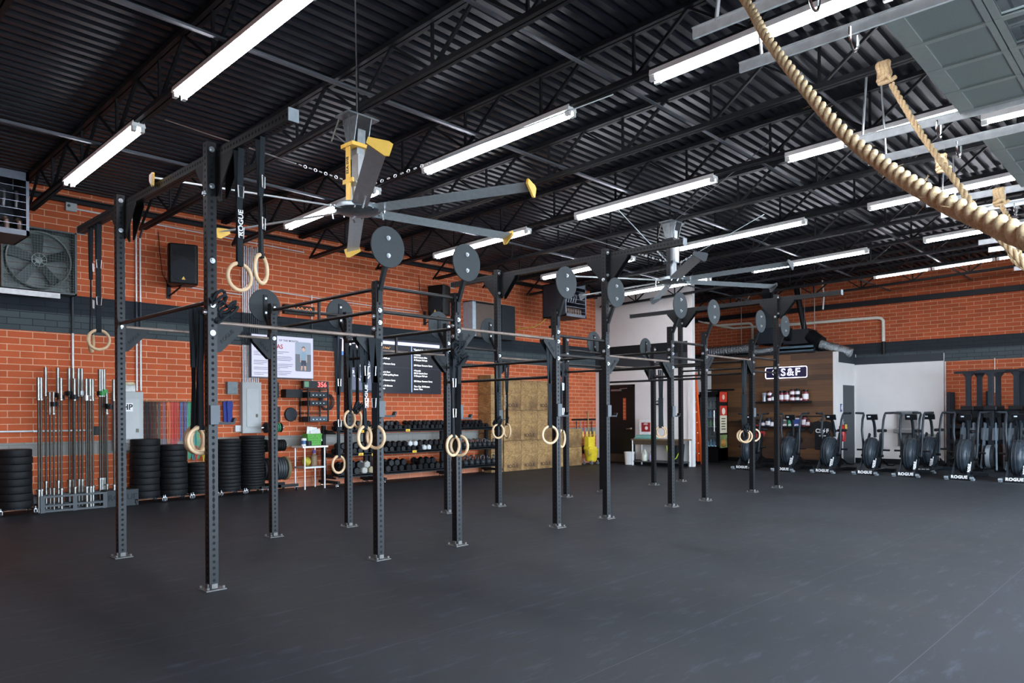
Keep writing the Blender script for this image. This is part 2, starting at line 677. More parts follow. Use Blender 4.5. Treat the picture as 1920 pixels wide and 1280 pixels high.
struct(MB().box(20.5, XR, 7.85, YW, 3.08, 3.14).build('ceiling_room', M('#2a2b2d', .8)))
struct(MB().box(XR - .12, XR - .1, 5.05, 7.28, 0, .14).build('baseboard_alcove', BLACK))
struct(MB().box(XR - .02, XR, YF, 5.05, 0, .14).build('baseboard_right', BLACK))
struct(MB().box(20.48, 20.5, 7.4, YW, 0, .12).build('baseboard_wood', BLACK))
struct(MB().box(20.7, 20.95, 7.26, 7.28, 0, .14).build('baseboard_restroom', BLACK))
d2 = struct(MB().box(20.95, 21.87, 7.29, 7.34, 0, 2.18).build('door_2', M('#33373b', .5)), 'dark grey restroom door')
struct(MB().cyl((21.03, 7.29, 1.0), (21.03, 7.24, 1.0), .02).bar((21.03, 7.245, 1.0), (21.15, 7.245, 1.0), .02).build('handle', CHROME, d2))
sg = tag(MB().box(20.735, 20.835, 7.262, 7.28, 1.44, 1.66).build('restroom_sign', M('#243a78', .4)), 'small blue restroom sign on the white wall beside grey door', 'sign')
sb = MB()
for x in (20.765, 20.805):
    sb.ball((x, 7.262, 1.615), .012)
    sb.prism([(-.016, 0), (.016, 0), (.008, .06), (-.008, .06)], (x, 7.262, 1.535), (1, 0, 0), (0, 0, 1), (0, -.004, 0))
    sb.box(x - .007, x + .007, 7.258, 7.262, 1.495, 1.535)
sb.build('symbol', WHITE, sg)

# ------------------------------------------------------------------ fluorescent strips
TUBEM = glow('#f2f5ff', TUBE)
def strip(L, tubes, label, X, y0, zoff=0.0):
    t = thing('fluorescent_light', label, 'light', (0, 0, 0), 0, 'fluorescent strips under the roof joists')
    w2 = .075 if tubes == 2 else .04
    MB().prism([(-w2, .0), (w2, .0), (w2 * .8, .06), (-w2 * .8, .06)], (0, 0, .025), (1, 0, 0), (0, 0, 1), (0, L, 0)).build('housing', WHITE, t)
    for k in range(tubes):
        x = (k - .5) * .085 if tubes == 2 else 0
        m = L / 2 if tubes == 1 else L - .05
        MB().cyl((x, .06, 0), (x, L - .06, 0), .02, 10).build('tube', TUBEM, t)
        for y in (.03, L - .03):
            MB().box(x - .02, x + .02, y - .03, y + .03, -.026, .025).build('socket', M('#cfcfca', .4), t)
    return t
proto = strip(2.46, 2, '', 0, 0)
tilt = math.atan(.03)
ROWS = [(-.12, 'behind the louvered heater'), (3.06, 'over the barbell rack'), (6.24, 'beyond the yellow fan'), (9.42, 'between the big fans'), (12.6, 'over the grey fan'), (15.78, 'past the grey fan')]
COLS = [(8.47, 'at the brick wall end'), (4.97, 'second from the brick wall'), (1.5, 'at the garage door end')]
first = True
for X, rn in ROWS:
    for y, cn in COLS:
        if (X < 0 and y < 8) or (X < 4 and y < 2):
            continue
        lab = 'twin-tube strip light %s, %s' % (rn, cn)
        o = proto if first else dup(proto, (0, 0, 0))
        first = False
        o['label'] = lab
        o.location = (X, y, low(y, 4.815))
        o.rotation_euler = (-tilt, 0, 0)
sp = strip(1.23, 1, 'bright single-tube strip on the far joist, over the indoor rowers', 0, 0)
for i, (y, q) in enumerate(((4.62, 'first'), (3.36, 'second'), (2.1, 'third'), (.84, 'fourth'))):
    o = sp if i == 0 else dup(sp, (0, 0, 0))
    o['label'] = 'single-tube strip in the run over the parked rowers, %s from the white wall' % q
    o.location = (18.96, y, low(y, 4.84))
    o.rotation_euler = (-tilt, 0, 0)

# ------------------------------------------------------------------ raised sectional doors and their tracks
FROST = M('#6b7473', .45, 0, .1, 60)
ALU = M('#858d8a', .4, .2, .08)
def glass():
    t = NT('clear_glass')
    t.b.inputs['Transmission Weight'].default_value = .92
    t.b.inputs['IOR'].default_value = 1.02
    f = t.noise(3, t.obj())
    return t.done(t.ramp(f, [(.3, lin('#c8d4d6')), (.7, lin('#d4dee0'))]), .05)
GLASS = glass()
ZR = 4.4
names = ['straight over the viewpoint', 'over the barbell end', 'over the long climbing rope', 'over the knotted climbing rope', 'beyond the knotted ropes', 'over the indoor rowers']
for i, (a, b) in enumerate(DOORS):
    t = thing('sectional_door', 'raised sectional garage door lying flat under the roof, %s' % names[i], 'garage door', (a, 1.8, ZR), 0, 'raised garage doors')
    for s in range(5):
        y1 = 1.8 - s * .62
        y0 = y1 - .61
        fr = MB()
        fr.box(a, b, y0, y0 + .045, ZR + .02, ZR + .065).box(a, b, y1 - (.13 if s == 0 else .05), y1, ZR + .02, ZR + .065)
        nx = 4
        for k in range(nx + 1):
            x = a + (b - a) * k / nx
            x = min(max(x, a + .03), b - .03)
            fr.box(x - .03, x + .03, y0, y1, ZR + .018, ZR + .065)
        f = fr.build('door_section', ALU, t)
        for k in range(nx):
            MB().box(a + (b - a) * k / nx + .03, a + (b - a) * (k + 1) / nx - .03, y0 + .045, y1 - .05, ZR + .035, ZR + .047).build('panel', GLASS if s == 1 else FROST, f)
    for sx, x in ((-1, a - .04), (1, b + .04)):
        tr = MB().box(x - .012, x + .012, -1.2, 2.95, ZR - .02, ZR + .06).box(x - .025, x + .025, -1.2, 2.95, ZR + .055, ZR + .065)
        c = [(x, -1.2 - .3 * math.sin(u), ZR + .02 - .3 * (1 - math.cos(u))) for u in (0, .4, .8, 1.2, 1.57)]
        for p, q in zip(c, c[1:] + [(x, -1.5 + .02, .05)]):
            tr.bar(p, q, .025, .07, (0, -1, .2))
        k = tr.build('track', M('#d6dada', .4, .2), t)
        for y in (2.75, .6):
            MB().bar((x, y, ZR + .05), (x + sx * .16, y, low(y, 5.33)), .04, .012, (0, 1, 0)).build('hanger', M('#b5b9bb', .4, .3), k)
        hook = [Vector((x + sx * .0 + .09 * math.cos(u), 2.0, ZR - .06 + .09 * math.sin(u))) for u in [R(v) for v in range(180, 361, 20)]]
        MB().tube([hook[0] + Vector((0, 0, .06))] + hook + [hook[-1] + Vector((0, 0, .06))], .011, 6).build('bumper_spring', CHROME, k)
o2 = dup(sp, (0, 0, 0), None, 'strip light fixed along the door track over the long climbing rope', 'strip lights on the door tracks')
for i, (a, b) in enumerate(DOORS):
    o = o2 if i == 0 else dup(o2, (0, 0, 0), None, None)
    o['label'] = 'white strip light above the track of the garage door %s' % names[i]
    o.location = (a - .05, .55, ZR + .16)
    o.rotation_euler = (0, 0, 0)

# ================================================================== the pull-up rig (bolted together: one thing)
CX = [2.699, 4.372, 5.416, 7.107, 8.160, 9.822, 10.858, 12.568, 13.613]
YA, YB = 5.95, 8.006
TALL = {0, 4, 8}
HT, HS = 3.66, 2.74
UPM = hole_mat('upright_steel', 2)
BEY = hole_mat('beam_steel', 1)
BOLT = M('#c9ccce', .3, .9)
BARM = M('#2a2725', .38, .3, .25, 9)
WORN = M('#77675c', .45, .4, .35, 7)
rig = thing('pull_up_rig', 'long black steel pull-up rig bolted to the rubber floor', 'pull-up rig', (8.1, 7.0, 0))

def bolts(par, pts, d):
    for p in pts:
        p = Vector(p)
        d = Vector(d)
        a = d.orthogonal().normalized()
        c = d.cross(a)
        MB().tube([p, p + d * .008, p + d * .0081, p + d * .022], [.023, .023, .014, .014], 12).build('bolt', BOLT, par)

ups = {}
for i, x in enumerate(CX):
    for row, y in ((0, YA), (1, YB)):
        h = HT if i in TALL else HS
        # each upright gets its own origin so the hole pattern is centred on it
        me = MB().box(-.038, .038, -.038, .038, .012, h)
        u = me.build('upright', UPM)
        u.parent = rig
        u.location = Vector((x, y, 0)) - Vector(rig.location)
        XF[u.name] = Matrix.Translation((x, y, 0))
        bp = MB().box(x - .085, x + .085, y - .085, y + .085, 0, .008)
        bp.bar((x - .043, y, .012), (x - .043, y, .05), .01, .05, (0, 1, 0)).bar((x, y - .043, .012), (x, y - .043, .05), .05, .01, (0, 1, 0))
        for a in (-.065, .065):
            for c in (-.065, .065):
                bp.cyl((x + a, y + c, .012), (x + a, y + c, .03), .012, 6)
        bp.build('base_plate', M('#5d5a56', .6, .2, .3, 20), u)
        zs = (3.6, 3.3, 2.33, 2.1) if i in TALL else (2.69, 2.45, 2.33, 2.12)
        if i in TALL:
            zs = zs + (2.69,)
        bolts(u, [(x, y - .038, z) for z in (zs if row == 0 else zs[:3])], (0, -1, 0))
        bolts(u, [(x - .038, y, z - .06) for z in zs[1:3]] if row == 0 else [], (-1, 0, 0))
        ups[i, row] = u

def gusset(par, x, y, z, dx, s=.23, th=.008):
    """triangular plate under a bar, against the upright"""
    y0 = y - th / 2 - .03
    g = MB()
    for yy in (y0, y0 + .06):
        g.prism([(0, 0), (s, 0), (s, -.03), (.03, -s), (0, -s)], (x + dx * .038, yy, z), (dx, 0, 0), (0, 0, 1), (0, th, 0))
    o = g.build('gusset', CHAR, par)
    text('ROGUE', .045, M('#0d0e0f', .6), o, (x + dx * .125, y0 - .001, z - .095), (dx * .7071 * (1 if dx > 0 else 1), 0, .7071 if dx > 0 else -.7071) if dx > 0 else (.7071, 0, -.7071), (-.7071, 0, .7071) if dx > 0 else (.7071, 0, .7071))

def barx(i, row, z, long, m=None):
    y = (YA, YB)[row]
    x0, x1 = CX[i] + .038, CX[i + 1] - .038
    b = MB().cyl((x0, y, z), (x1, y, z), .0165 if long else .019, 12)
    o = b.build('pull_up_bar', m or (WORN if long else BARM), rig)
    for a_, b_ in ((x0, x0 + .01), (x1 - .01, x1)):
        MB().box(a_, b_, y - .035, y + .035, z - .05, z + .05).build('flange', CHAR, o)
    if long:
        gusset(o, CX[i], y, z - .015, 1)
        gusset(o, CX[i + 1], y, z - .015, -1)

for row in (0, 1):
    for i in range(8):
        if i % 2:
            hi = {1: 2.69, 3: 2.41, 5: 2.52, 7: 2.42}[i]
            barx(i, row, hi, False)
            barx(i, row, hi - .245, False)
        else:
            z = ({0: 2.19, 2: 2.36, 4: 2.21, 6: 2.37} if row == 0 else {0: 2.33, 2: 2.28, 4: 2.3, 6: 2.3})[i]
            barx(i, row, z, True)
for i in range(9):
    x = CX[i]
    zs = {0: (2.36,), 1: (2.667, 2.447), 2: (2.36, 2.14), 3: (2.1, 1.89), 4: (2.2,), 5: (2.36, 2.14), 6: (2.2, 1.99), 7: (2.36, 2.14), 8: (2.3,)}[i]
    o = None
    for z in zs:
        b = MB().cyl((x, YA + .038, z), (x, YB - .038, z), .0185, 12)
        b.box(x - .035, x + .035, YA + .038, YA + .048, z - .05, z + .05).box(x - .035, x + .035, YB - .048, YB - .038, z - .05, z + .05)
        o = b.build('side_bar', BARM, rig)
    if len(zs) == 2:
        MB().box(x - .012, x + .012, 7.0 - .012, 7.0 + .012, zs[1], zs[0]).build('bar_link', BARM, o)

for i, (y0, y1) in ((0, (4.77, 9.47)), (4, (4.775, 9.13)), (8, (4.767, 9.29))):
    x = CX[i] + .038 + .039
    b = MB().box(-.038, .038, y0 - 7, y1 - 7, -.038, .038).build('crossbeam', BEY)
    b.parent = rig
    b.location = Vector((x, 7, 3.578)) - Vector(rig.location)
    XF[b.name] = Matrix.Translation((x, 7, 3.578))
    for y, d in ((y0, -1), (y1, 1)):
        MB().box(x - .042, x + .042, min(y, y + d * .01), max(y, y + d * .01), 3.53, 3.625).build('end_cap', M('#83898c', .6), b)
    for y in (YA, YB):
        for d in (-1, 1):
            g = MB().prism([(0, 0), (.3, 0), (.3, -.03), (.04, -.32), (0, -.32)], (x - .045, y + d * .038, 3.54), (0, d, 0), (0, 0, 1), (.008, 0, 0))
            g.prism([(0, 0), (.3, 0), (.3, -.03), (.04, -.32), (0, -.32)], (x + .037, y + d * .038, 3.54), (0, d, 0), (0, 0, 1), (.008, 0, 0))
            o = g.build('gusset', CHAR, b)

TGT = M('#303435', .8, 0, .12, 40)
def target(i, row):
    x = CX[i]
    if row == 0:
        y, z, d = 5.775, 3.05, 1
    else:
        y, z, d = 8.18, 2.735, -1
    t = MB().lathe([(.0, -.008), (.197, -.008), (.2, -.004), (.2, .004), (.197, .008), (.0, .008)], 40, (x, y, z), 1)
    o = t.build('ball_target', TGT, rig)
    bolts(o, [(x, y - .008, z + .085), (x, y - .008, z - .085)], (0, -1, 0))
    yp = (YA, YB)[row]
    a = MB().bar((x, y + d * .014, z + .13), (x, y + d * .014, z - .13), .05, .012, (0, 1, 0))
    if row == 0:
        a.bar((x, y + .02, z - .13), (x, yp - .04, z - .40), .045, .035, (1, 0, 0)).bar((x, yp - .045, z - .40), (x, yp - .045, z - .52), .05, .014, (0, 1, 0))
    else:
        a.bar((x, y - .02, z - .12), (x, yp + .045, z - .30), .04, .03, (1, 0, 0)).bar((x, yp + .045, z - .30), (x, yp + .045, z - .42), .05, .014, (0, 1, 0))
    a.build('arm', CHAR, o)
    if row:
        MB().box(x - .02, x + .02, y - .016, y - .009, z + .07, z + .115).build('tag', M('#d8b9ae', .5), o)
for i in range(1, 9):
    target(i, 0)
for i in (1, 2, 3, 4, 6, 7):
    target(i, 1)

# J-cups hooked onto the uprights
JC = None
for i, row, z, nm in ((0, 0, 1.38, 'front upright under the first crossbeam'), (1, 0, 1.43, 'second front upright from the barbells'), (2, 0, 1.40, 'third front upright from the barbells'),
                      (3, 0, 1.42, 'fourth front upright from the barbells'), (4, 0, 1.41, 'front upright of the middle crossbeam'), (5, 0, 1.40, 'sixth front upright from the barbells'),
                      (7, 0, 1.38, 'eighth front upright from the barbells'), (4, 1, 1.36, 'rear upright of the middle crossbeam')):
    x, y = CX[i], (YA, YB)[row]
    if JC is None:
        JC = thing('j_cup', '', 'barbell hook', (0, 0, 0), 0, 'barbell hooks on the uprights')
        MB().box(-.03, .05, -.058, -.039, -.03, .13).build('bracket', M('#4a4e51', .6), JC, .003)
        MB().prism([(0, 0), (.13, 0), (.15, .05), (.135, .055), (.12, .02), (0, .02)], (.04, -.06, -.03), (1, 0, 0), (0, 0, 1), (0, .05, 0)).build('hook', BLACK, JC)
        o = JC
    else:
        o = dup(JC, (0, 0, 0))
    o['label'] = 'black barbell hook on the %s' % nm
    move(o, (x, y, z))

# ------------------------------------------------------------------ gymnastic rings
def rings(lab, X, Y, Z, top, rz, words_, wide=.045, axis=0, spread=.0, buckle=True, knot=False):
    rz = math.degrees(math.atan2(Y, X)) - 90 + rz
    t = thing('gymnastic_ring', lab, 'gymnastic ring', (X, Y, Z), R(rz), 'wooden gymnastic rings on straps')
    q = Matrix.Rotation(R(rz), 3, 'Z')
    def P(a, b, c):
        return Vector((X, Y, Z)) + q @ Vector((a, b, c))
    MB().tube([P(.106 * math.cos(2 * math.pi * k / 40), 0, .106 * math.sin(2 * math.pi * k / 40)) for k in range(40)], .016, 12, True).build('ring', WOODR, t)
    h = top - Z
    # webbing: a loop round the ring, twin legs spreading to the bar above
    st = MB()
    lo = .085
    hw = wide / 2
    st.prism([(-hw, lo), (hw, lo), (hw, .122), (-hw, .122)], P(0, -.02, 0), q @ Vector((1, 0, 0)), (0, 0, 1), q @ Vector((0, .04, 0)))
    tw = Vector((1, 0, 0)) if axis == 0 else Vector((0, 1, 0))
    for s in (-1, 1):
        a = P(0, s * .012, .11)
        mid = Vector((X, Y, Z + h * .55)) + tw * s * .008
        b = Vector((X, Y, top)) + tw * s * (.04 + spread)
        dirw = q @ Vector((1, 0, 0))
        st.bar(a, mid, wide, .0035, q @ Vector((0, 1, 0)))
        st.bar(mid, b, wide, .0035, Vector((0, 1, 0)) if axis == 1 else Vector((0, 1, 0)))
    st.build('strap', WEB, t)
    if buckle:
        for zz in (.3, .62):
            b = MB().tube([P(-.02, -.024, zz * h), P(.02, -.024, zz * h), P(.026, -.024, zz * h + .09), P(-.026, -.024, zz * h + .09)], .0055, 6, True)
            b.build('buckle', M('#d9dadb', .3, .8), t)
    if words_:
        text(words_, .062, WHITE, t, P(0, -.022 - .001, h * .42), (0, 0, 1), q @ Vector((-1, 0, 0)), bold=.001, ext=.001)
    if knot:
        k = MB()
        for j in range(7):
            a = j * .9
            c = P(.02 * math.cos(a), .02 * math.sin(a), .12 + .012 * j)
            k.tube([c + Vector((.05 * math.cos(u + a), .04 * math.sin(u), .05 * math.sin(u * 1.3 + j))) for u in [v * .63 for v in range(10)]], .012, 6, True)
        k.build('strap_bundle', WEB, t)
    return t

rings('wooden ring with lettered strap hanging off the first crossbeam by the fan', 2.776, 5.596, 2.526, 3.54, 35, 'ROGUE', .05, 1)
rings('wooden ring hanging at the tip of the first crossbeam by the fan, plain strap', 2.776, 5.251, 2.54, 3.54, 65, '', .04, 1)
rings('wooden ring facing out on the wall end of the first crossbeam', 2.776, 8.883, 2.269, 3.54, 12, '', .05, 1)
rings('wooden ring turned edge-on at the wall end of the first crossbeam', 2.776, 9.13, 2.262, 3.54, 78, '', .035, 1)
rings('lower ring hanging in front of the rubber bands behind the first front upright', 2.7, 6.18, 1.225, 2.34, 55, '', .05, 1)
rings('ring overlapping its twin in front of the rubber bands by the first front upright', 2.7, 6.28, 1.22, 2.34, -48, '', .045, 1, 0, False)
rings('ring half hidden behind the first front upright', 2.66, 6.05, 1.22, 2.3, 20, '', .04, 1, 0, False)
rings('pale ring with lettered strap beside the second front upright', 4.20, 5.93, 1.205, 2.17, 55, 'ROGUE', .05)
rings('pale ring facing out against the second front upright', 4.30, 5.89, 1.205, 2.17, -40, '', .075)
rings('thin ring hanging before the steel cart on the rear bars', 5.27, 8.006, .80, 2.4, 45, '', .045)
rings('high ring hanging below the video wall by the third rear upright', 5.40, 7.95, 1.37, 2.34, 52, '', .045, 0, 0, False)
rings('edge-on ring hanging below the video wall by the third rear upright', 5.52, 7.95, 1.37, 2.34, -62, '', .045, 0, 0, False, True)
rings('ring turned sideways beside the third front upright', 5.30, 5.88, 1.09, 2.1, 52, '', .04, 1)
rings('ring facing out against the third front upright', 5.39, 5.88, 1.085, 2.3, -32, '', .05, 1, 0, False)
rings('ring with a bundled strap in front of the plywood boxes', 8.10, 7.95, 1.165, 2.25, 40, '', .045, 0, 0, False, True)
rings('ring with lettered strap beside the middle rear upright', 8.30, 7.95, 1.165, 2.25, -62, 'ROGUE', .045, 0, 0, False)
rings('ring hanging before the plywood at the fourth front upright', 6.96, 5.93, 1.165, 2.32, 30, '', .05, 0, 0, False)
rings('edge-on ring between the fourth front upright and the plywood', 7.235, 5.97, 1.11, 2.1, 68, '', .035, 1)
rings('ring facing out before the white partition', 12.80, 8.0, 1.045, 2.3, 15, '', .06, 0, 0, False)
rings('twin ring tucked behind another before the white partition', 12.92, 8.03, 1.05, 2.3, 22, '', .05, 0, 0, False)
rings('ring with bundled strap in front of the first air bike', 12.28, 5.93, 1.01, 2.36, 8, '', .05, 0, 0, False, True)
rings('ring behind its twin in front of the first air bike', 12.37, 6.02, 1.015, 2.36, 14, '', .05, 0, 0, False)
rings('ring before the red clothes by the plank wall', 12.74, 5.99, 1.02, 2.4, 25, '', .045, 0, 0, False)

for lab, X, Y, Z, n_ in (('black bundle of knotted straps tied high on the third front upright', 5.40, 5.885, 1.98, 9), ('small black strap knot on the first front upright at bar height', 2.78, 5.93, 2.235, 5)):
    k = MB()
    for j in range(n_):
        c = Vector((X + random.uniform(-.05, .05), Y - .02 + random.uniform(-.02, .02), Z + .035 * j * (9 / n_) * .7))
        a = j * 1.1
        k.tube([c + Vector((.065 * math.cos(u + a), .03 * math.sin(u), .05 * math.sin(u * 1.3 + j))) for u in [v * .63 for v in range(10)]], .014, 6, True)
    tag(k.build('strap_bundle', WEB), lab, 'strap')

# ------------------------------------------------------------------ the two big ceiling fans
def fan(label, loc, rots, main, wing, words_, guys):
    X, Y, Z = loc
    t = thing('ceiling_fan', label, 'ceiling fan', loc)
    zj = low(Y, 4.88)
    up = MB()
    up.box(X - .2, X + .2, Y - .13, Y + .13, zj - .03, zj - .012)
    for s in (-1, 1):
        up.prism([(-.14, 0), (.14, 0), (.07, -.28), (-.07, -.28)], (X + s * .09 - .004, Y, zj - .03), (0, 1, 0), (0, 0, 1), (.008, 0, 0))
    up.cyl((X - .1, Y, zj - .22), (X + .1, Y, zj - .22), .018)
    up.prism([(-.085, .0), (.085, .0), (.06, -.3), (-.06, -.3)], (X - .05, Y, zj - .16), (0, 1, 0), (0, 0, 1), (.1, 0, 0))
    up.build('mount_bracket', GALV, t)
    MB().box(X - .045, X + .045, Y - .045, Y + .045, Z + .70, zj - .4).build('downrod', GALV, t)
    yk = MB()
    yk.box(X - .14, X + .14, Y - .11, Y + .11, Z + .66, Z + .70)
    for s in (-1, 1):
        yk.box(X + s * .12 - .008, X + s * .12 + .008, Y - .035, Y + .035, Z + .05, Z + .68)
        yk.box(X + s * .12 - .012, X + s * .12 + .012, Y - .09, Y + .09, Z + .27, Z + .315)
    y = yk.build('yoke', main, t)
    text(words_, .055, M('#17181a', .5), y, (X - .129, Y, Z + .46), (0, 0, -1), (0, 1, 0), bold=.001)
    MB().cyl((X, Y, Z + .04), (X, Y, Z + .3), .075, 18).box(X - .06, X + .06, Y - .1, Y + .02, Z + .3, Z + .58).build('motor', M('#a8acad', .4, .6), t)
    MB().lathe([(.05, .045), (.24, .045), (.25, .03), (.25, -.01), (.21, -.03), (.09, -.045), (.05, -.05)], 28, (X, Y, Z)).build('hub', GALV, t)
    for k in range(6):
        a = R(rots[k])
        u = Vector((math.cos(a), math.sin(a), 0))
        v = Vector((-math.sin(a), math.cos(a), 0))
        pit = R(-18)
        vv = v * math.cos(pit) + Vector((0, 0, 1)) * math.sin(pit)
        nn = u.cross(vv)
        o = Vector(loc)
        sec = [(-.085, -.006), (-.04, .012), (.02, .016), (.085, .002), (.02, .0), (-.04, -.004)]
        bl = MB().prism(sec, o + u * .2, vv, nn, u * 1.83)
        b = bl.build('blade', M('#bcc2c2', .4, .3, .1, 20), t)
        for rr, s in ((.23, -.04), (.32, .04)):
            c = o + u * rr + vv * s
            MB().cyl(c + nn * .02, c - nn * .05, .011, 6).build('bolt', CHROME, b)
        MB().prism([(-.10, .02), (.07, .055), (.11, .045), (.11, -.06), (.07, -.075), (-.10, -.035)], o + u * 2.03, vv, nn, u * .02).build('winglet', wing, b)
    for i, e in enumerate(guys):
        p = Vector((X + (.13 if e[0] > 0 else -.13), Y, Z + .29))
        q = Vector((X + e[0], Y + e[1], low(Y + e[1], 4.9)))
        d = (q - p)
        g = MB().tube([p + d * .28, q], .0075, 6)
        for j in range(9):
            c0 = p + d * (.02 + .028 * j)
            g.tube(arc(c0 + d * .014, .016, 0, 6.28, 10, d.normalized(), (0, 0, 1) if j % 2 else d.cross(Vector((0, 0, 1))).normalized())[:-1], .0045, 5, True)
        g.build('guy_cable', ZINC, t)
    MB().tube([(X, Y, zj - .02), (X - 1.78, Y - 2.53, low(Y - 2.5, 5.05))], .006, 6).tube([(X - .15, Y - .06, zj - .03), (X - .12, Y - .06, Z + .55)], .005, 6).build('safety_cable', M('#5d6062', .4, .6), t)
    cb = [Vector((X - .17, Y + .1, zj - .05)), Vector((X - .25, Y + .12, zj - .3)), Vector((X - .22, Y + .1, Z + .8)), Vector((X - .08, Y, Z + .66))]
    MB().tube(cb, .008, 6).build('power_cord', M('#6b6a62', .5), t)
    return t
fan('big ceiling fan with yellow frame and yellow blade tips hung over the rig', (4.70, 6.74, 3.66), [-10, 57, 107, 167, 240, -70], YEL, YEL, 'BIG ASS', ((-1.45, 1.5), (1.65, -2.23)))
fan('big ceiling fan with dark frame and grey blades at the far end of the rig', (11.0, 6.62, 3.68), [-29, 40, 86, 148, 222, -90], M('#1d2023', .4), M('#3a3e40', .45), '', ((-1.2, .25), (.85, -1.25), (-1.5, 1.6), (1.6, 1.3)))

# ------------------------------------------------------------------ climbing ropes tied to the joists and slung aside
ROPE = None
def rope_mat():
    t = NT('manila_rope')
    o = t.obj()
    n = t.noise(90, o, 4, .7)
    c = t.ramp(n, [(.3, lin('#bf9a6c')), (.7, lin('#ecd3aa'))])
    t.bump(n, .3, .003)
    return t.done(c, .85, 0, .2)
ROPE = rope_mat()
def spline(pts, n):
    pts = [Vector(p) for p in pts]
    P = [2 * pts[0] - pts[1]] + pts + [2 * pts[-1] - pts[-2]]
    out = []
    for i in range(1, len(P) - 2):
        for k in range(n):
            t = k / n
            a, b, c, d = P[i - 1:i + 3]
            out.append(.5 * ((2 * b) + (c - a) * t + (2 * a - 5 * b + 4 * c - d) * t * t + (3 * b - a - 3 * c + d) * t ** 3))
    return out + [pts[-1]]
def rope(label, pts, rad, knot=None, whisk=60):
    t = thing('climbing_rope', label, 'climbing rope', pts[0], 0, 'climbing ropes slung from the joists')
    path = spline(pts, 40)
    # even spacing
    L, acc = 0, [0]
    for a, b in zip(path, path[1:]):
        L += (b - a).length
        acc.append(L)
    m = int(L / .012)
    even, j = [], 0
    for i in range(m + 1):
        s = L * i / m
        while j < len(acc) - 2 and acc[j + 1] < s:
            j += 1
        f = (s - acc[j]) / max(1e-6, acc[j + 1] - acc[j])
        even.append(path[j].lerp(path[j + 1], f))
    b = MB()
    for st in range(3):
        ps = []
        for i, p in enumerate(even):
            d = (even[min(i + 1, m)] - even[max(i - 1, 0)]).normalized()
            a = d.cross(Vector((0, 0, 1))).normalized()
            c = a.cross(d)
            th = -L * i / m / (rad * 8.4) * 2 * math.pi + st * 2.0944
            ps.append(p + (a * math.cos(th) + c * math.sin(th)) * rad * .58)
        b.tube(ps, rad * .5, 10)
    o = b.build('rope_body', ROPE, t)
    fz = MB()
    for i in range(whisk):
        p = even[random.randrange(m)]
        d = Vector((random.gauss(0, 1), random.gauss(0, 1), random.gauss(0, 1))).normalized()
        q = p + d * rad
        e = q + (d + Vector((random.gauss(0, .6), random.gauss(0, .6), random.gauss(0, .6)))) * random.uniform(.006, .02)
        fz.tube([q - d * .004, e], [.0009, .0003], 3, cap=False)
    f = fz.build('fibre_fuzz', ROPE, t)
    f['kind'] = 'stuff'
    if knot:
        k = MB()
        c = Vector(knot)
        for j in range(3):
            k.tube([c + .68 * Vector((.085 * math.cos(u), -.05 + .05 * j + .012 * math.sin(3 * u), .03 + .10 * math.sin(u))) for u in [x * .35 for x in range(18)]], rad * .8, 10, True)
        k.tube([c + .68 * Vector((.06 * math.cos(u), .07 * math.sin(u), -.10 + .03 * math.sin(2 * u))) for u in [x * .42 for x in range(15)]], rad * .8, 10, True)
        k.tube([c + .68 * Vector((.05 * math.cos(u), .055 * math.sin(u), -.15 + .02 * math.cos(u))) for u in [x * .42 for x in range(15)]], rad * .75, 10, True)
        k.tube([c + .68 * Vector((.0, .0, -.1)), c + .68 * Vector((.05, -.08, -.12)), c + .68 * Vector((.09, -.13, -.08))], rad * .8, 8)
        k.build('knot', ROPE, t)
def pt(x, y, fw):
    d = ray(x, y)
    return Vector((0, 0, CAMH)) + d * fw
rope('thick manila climbing rope sweeping across from the roof past the raised doors',
     [Vector((4.65, 2.62, 4.76)), pt(1393, -5, 4.75), pt(1437, 70, 4.25), pt(1497, 150, 3.75), pt(1573, 240, 3.25), pt(1655, 308, 2.8), pt(1750, 368, 2.3), pt(1830, 405, 1.98), pt(1905, 437, 1.72), pt(1990, 466, 1.5), pt(2130, 500, 1.27), pt(2420, 540, 1.02), (2.25, -1.42, 1.6)], .0275, None, 420)
rope('thinner climbing rope knotted to a joist beside the raised door',
     [pt(1672, 158, 7.05), pt(1690, 190, 6.9), pt(1730, 255, 6.6), pt(1785, 330, 6.2), pt(1835, 400, 5.9), pt(1880, 452, 5.6), pt(1925, 500, 5.4), pt(1960, 530, 5.3), (5.85, .2, 2.05), (5.66, -1.4, 1.75), (5.64, -1.47, 1.8)], .027, pt(1657, 135, 7.1), 60)
rope('short visible climbing rope knotted to a joist over the parked rowers',
     [pt(1877, 385, 8.88), pt(1893, 412, 8.6), pt(1912, 452, 8.3), pt(1945, 510, 8.0), (8.98, -.3, 2.3), (8.95, -1.42, 1.75), (8.95, -1.47, 1.8)], .027, pt(1873, 368, 8.9), 10)
rope('climbing rope whose knot shows just behind the long thin rope',
     [pt(1766, 306, 9.0), pt(1776, 322, 8.95), pt(1791, 341, 8.8), pt(1838, 404, 8.3), pt(1886, 458, 7.9), pt(1931, 507, 7.6), (8.85, .2, 2.2), (8.8, -1.42, 1.72), (8.8, -1.47, 1.77)], .027, pt(1765, 305, 9.0), 10)

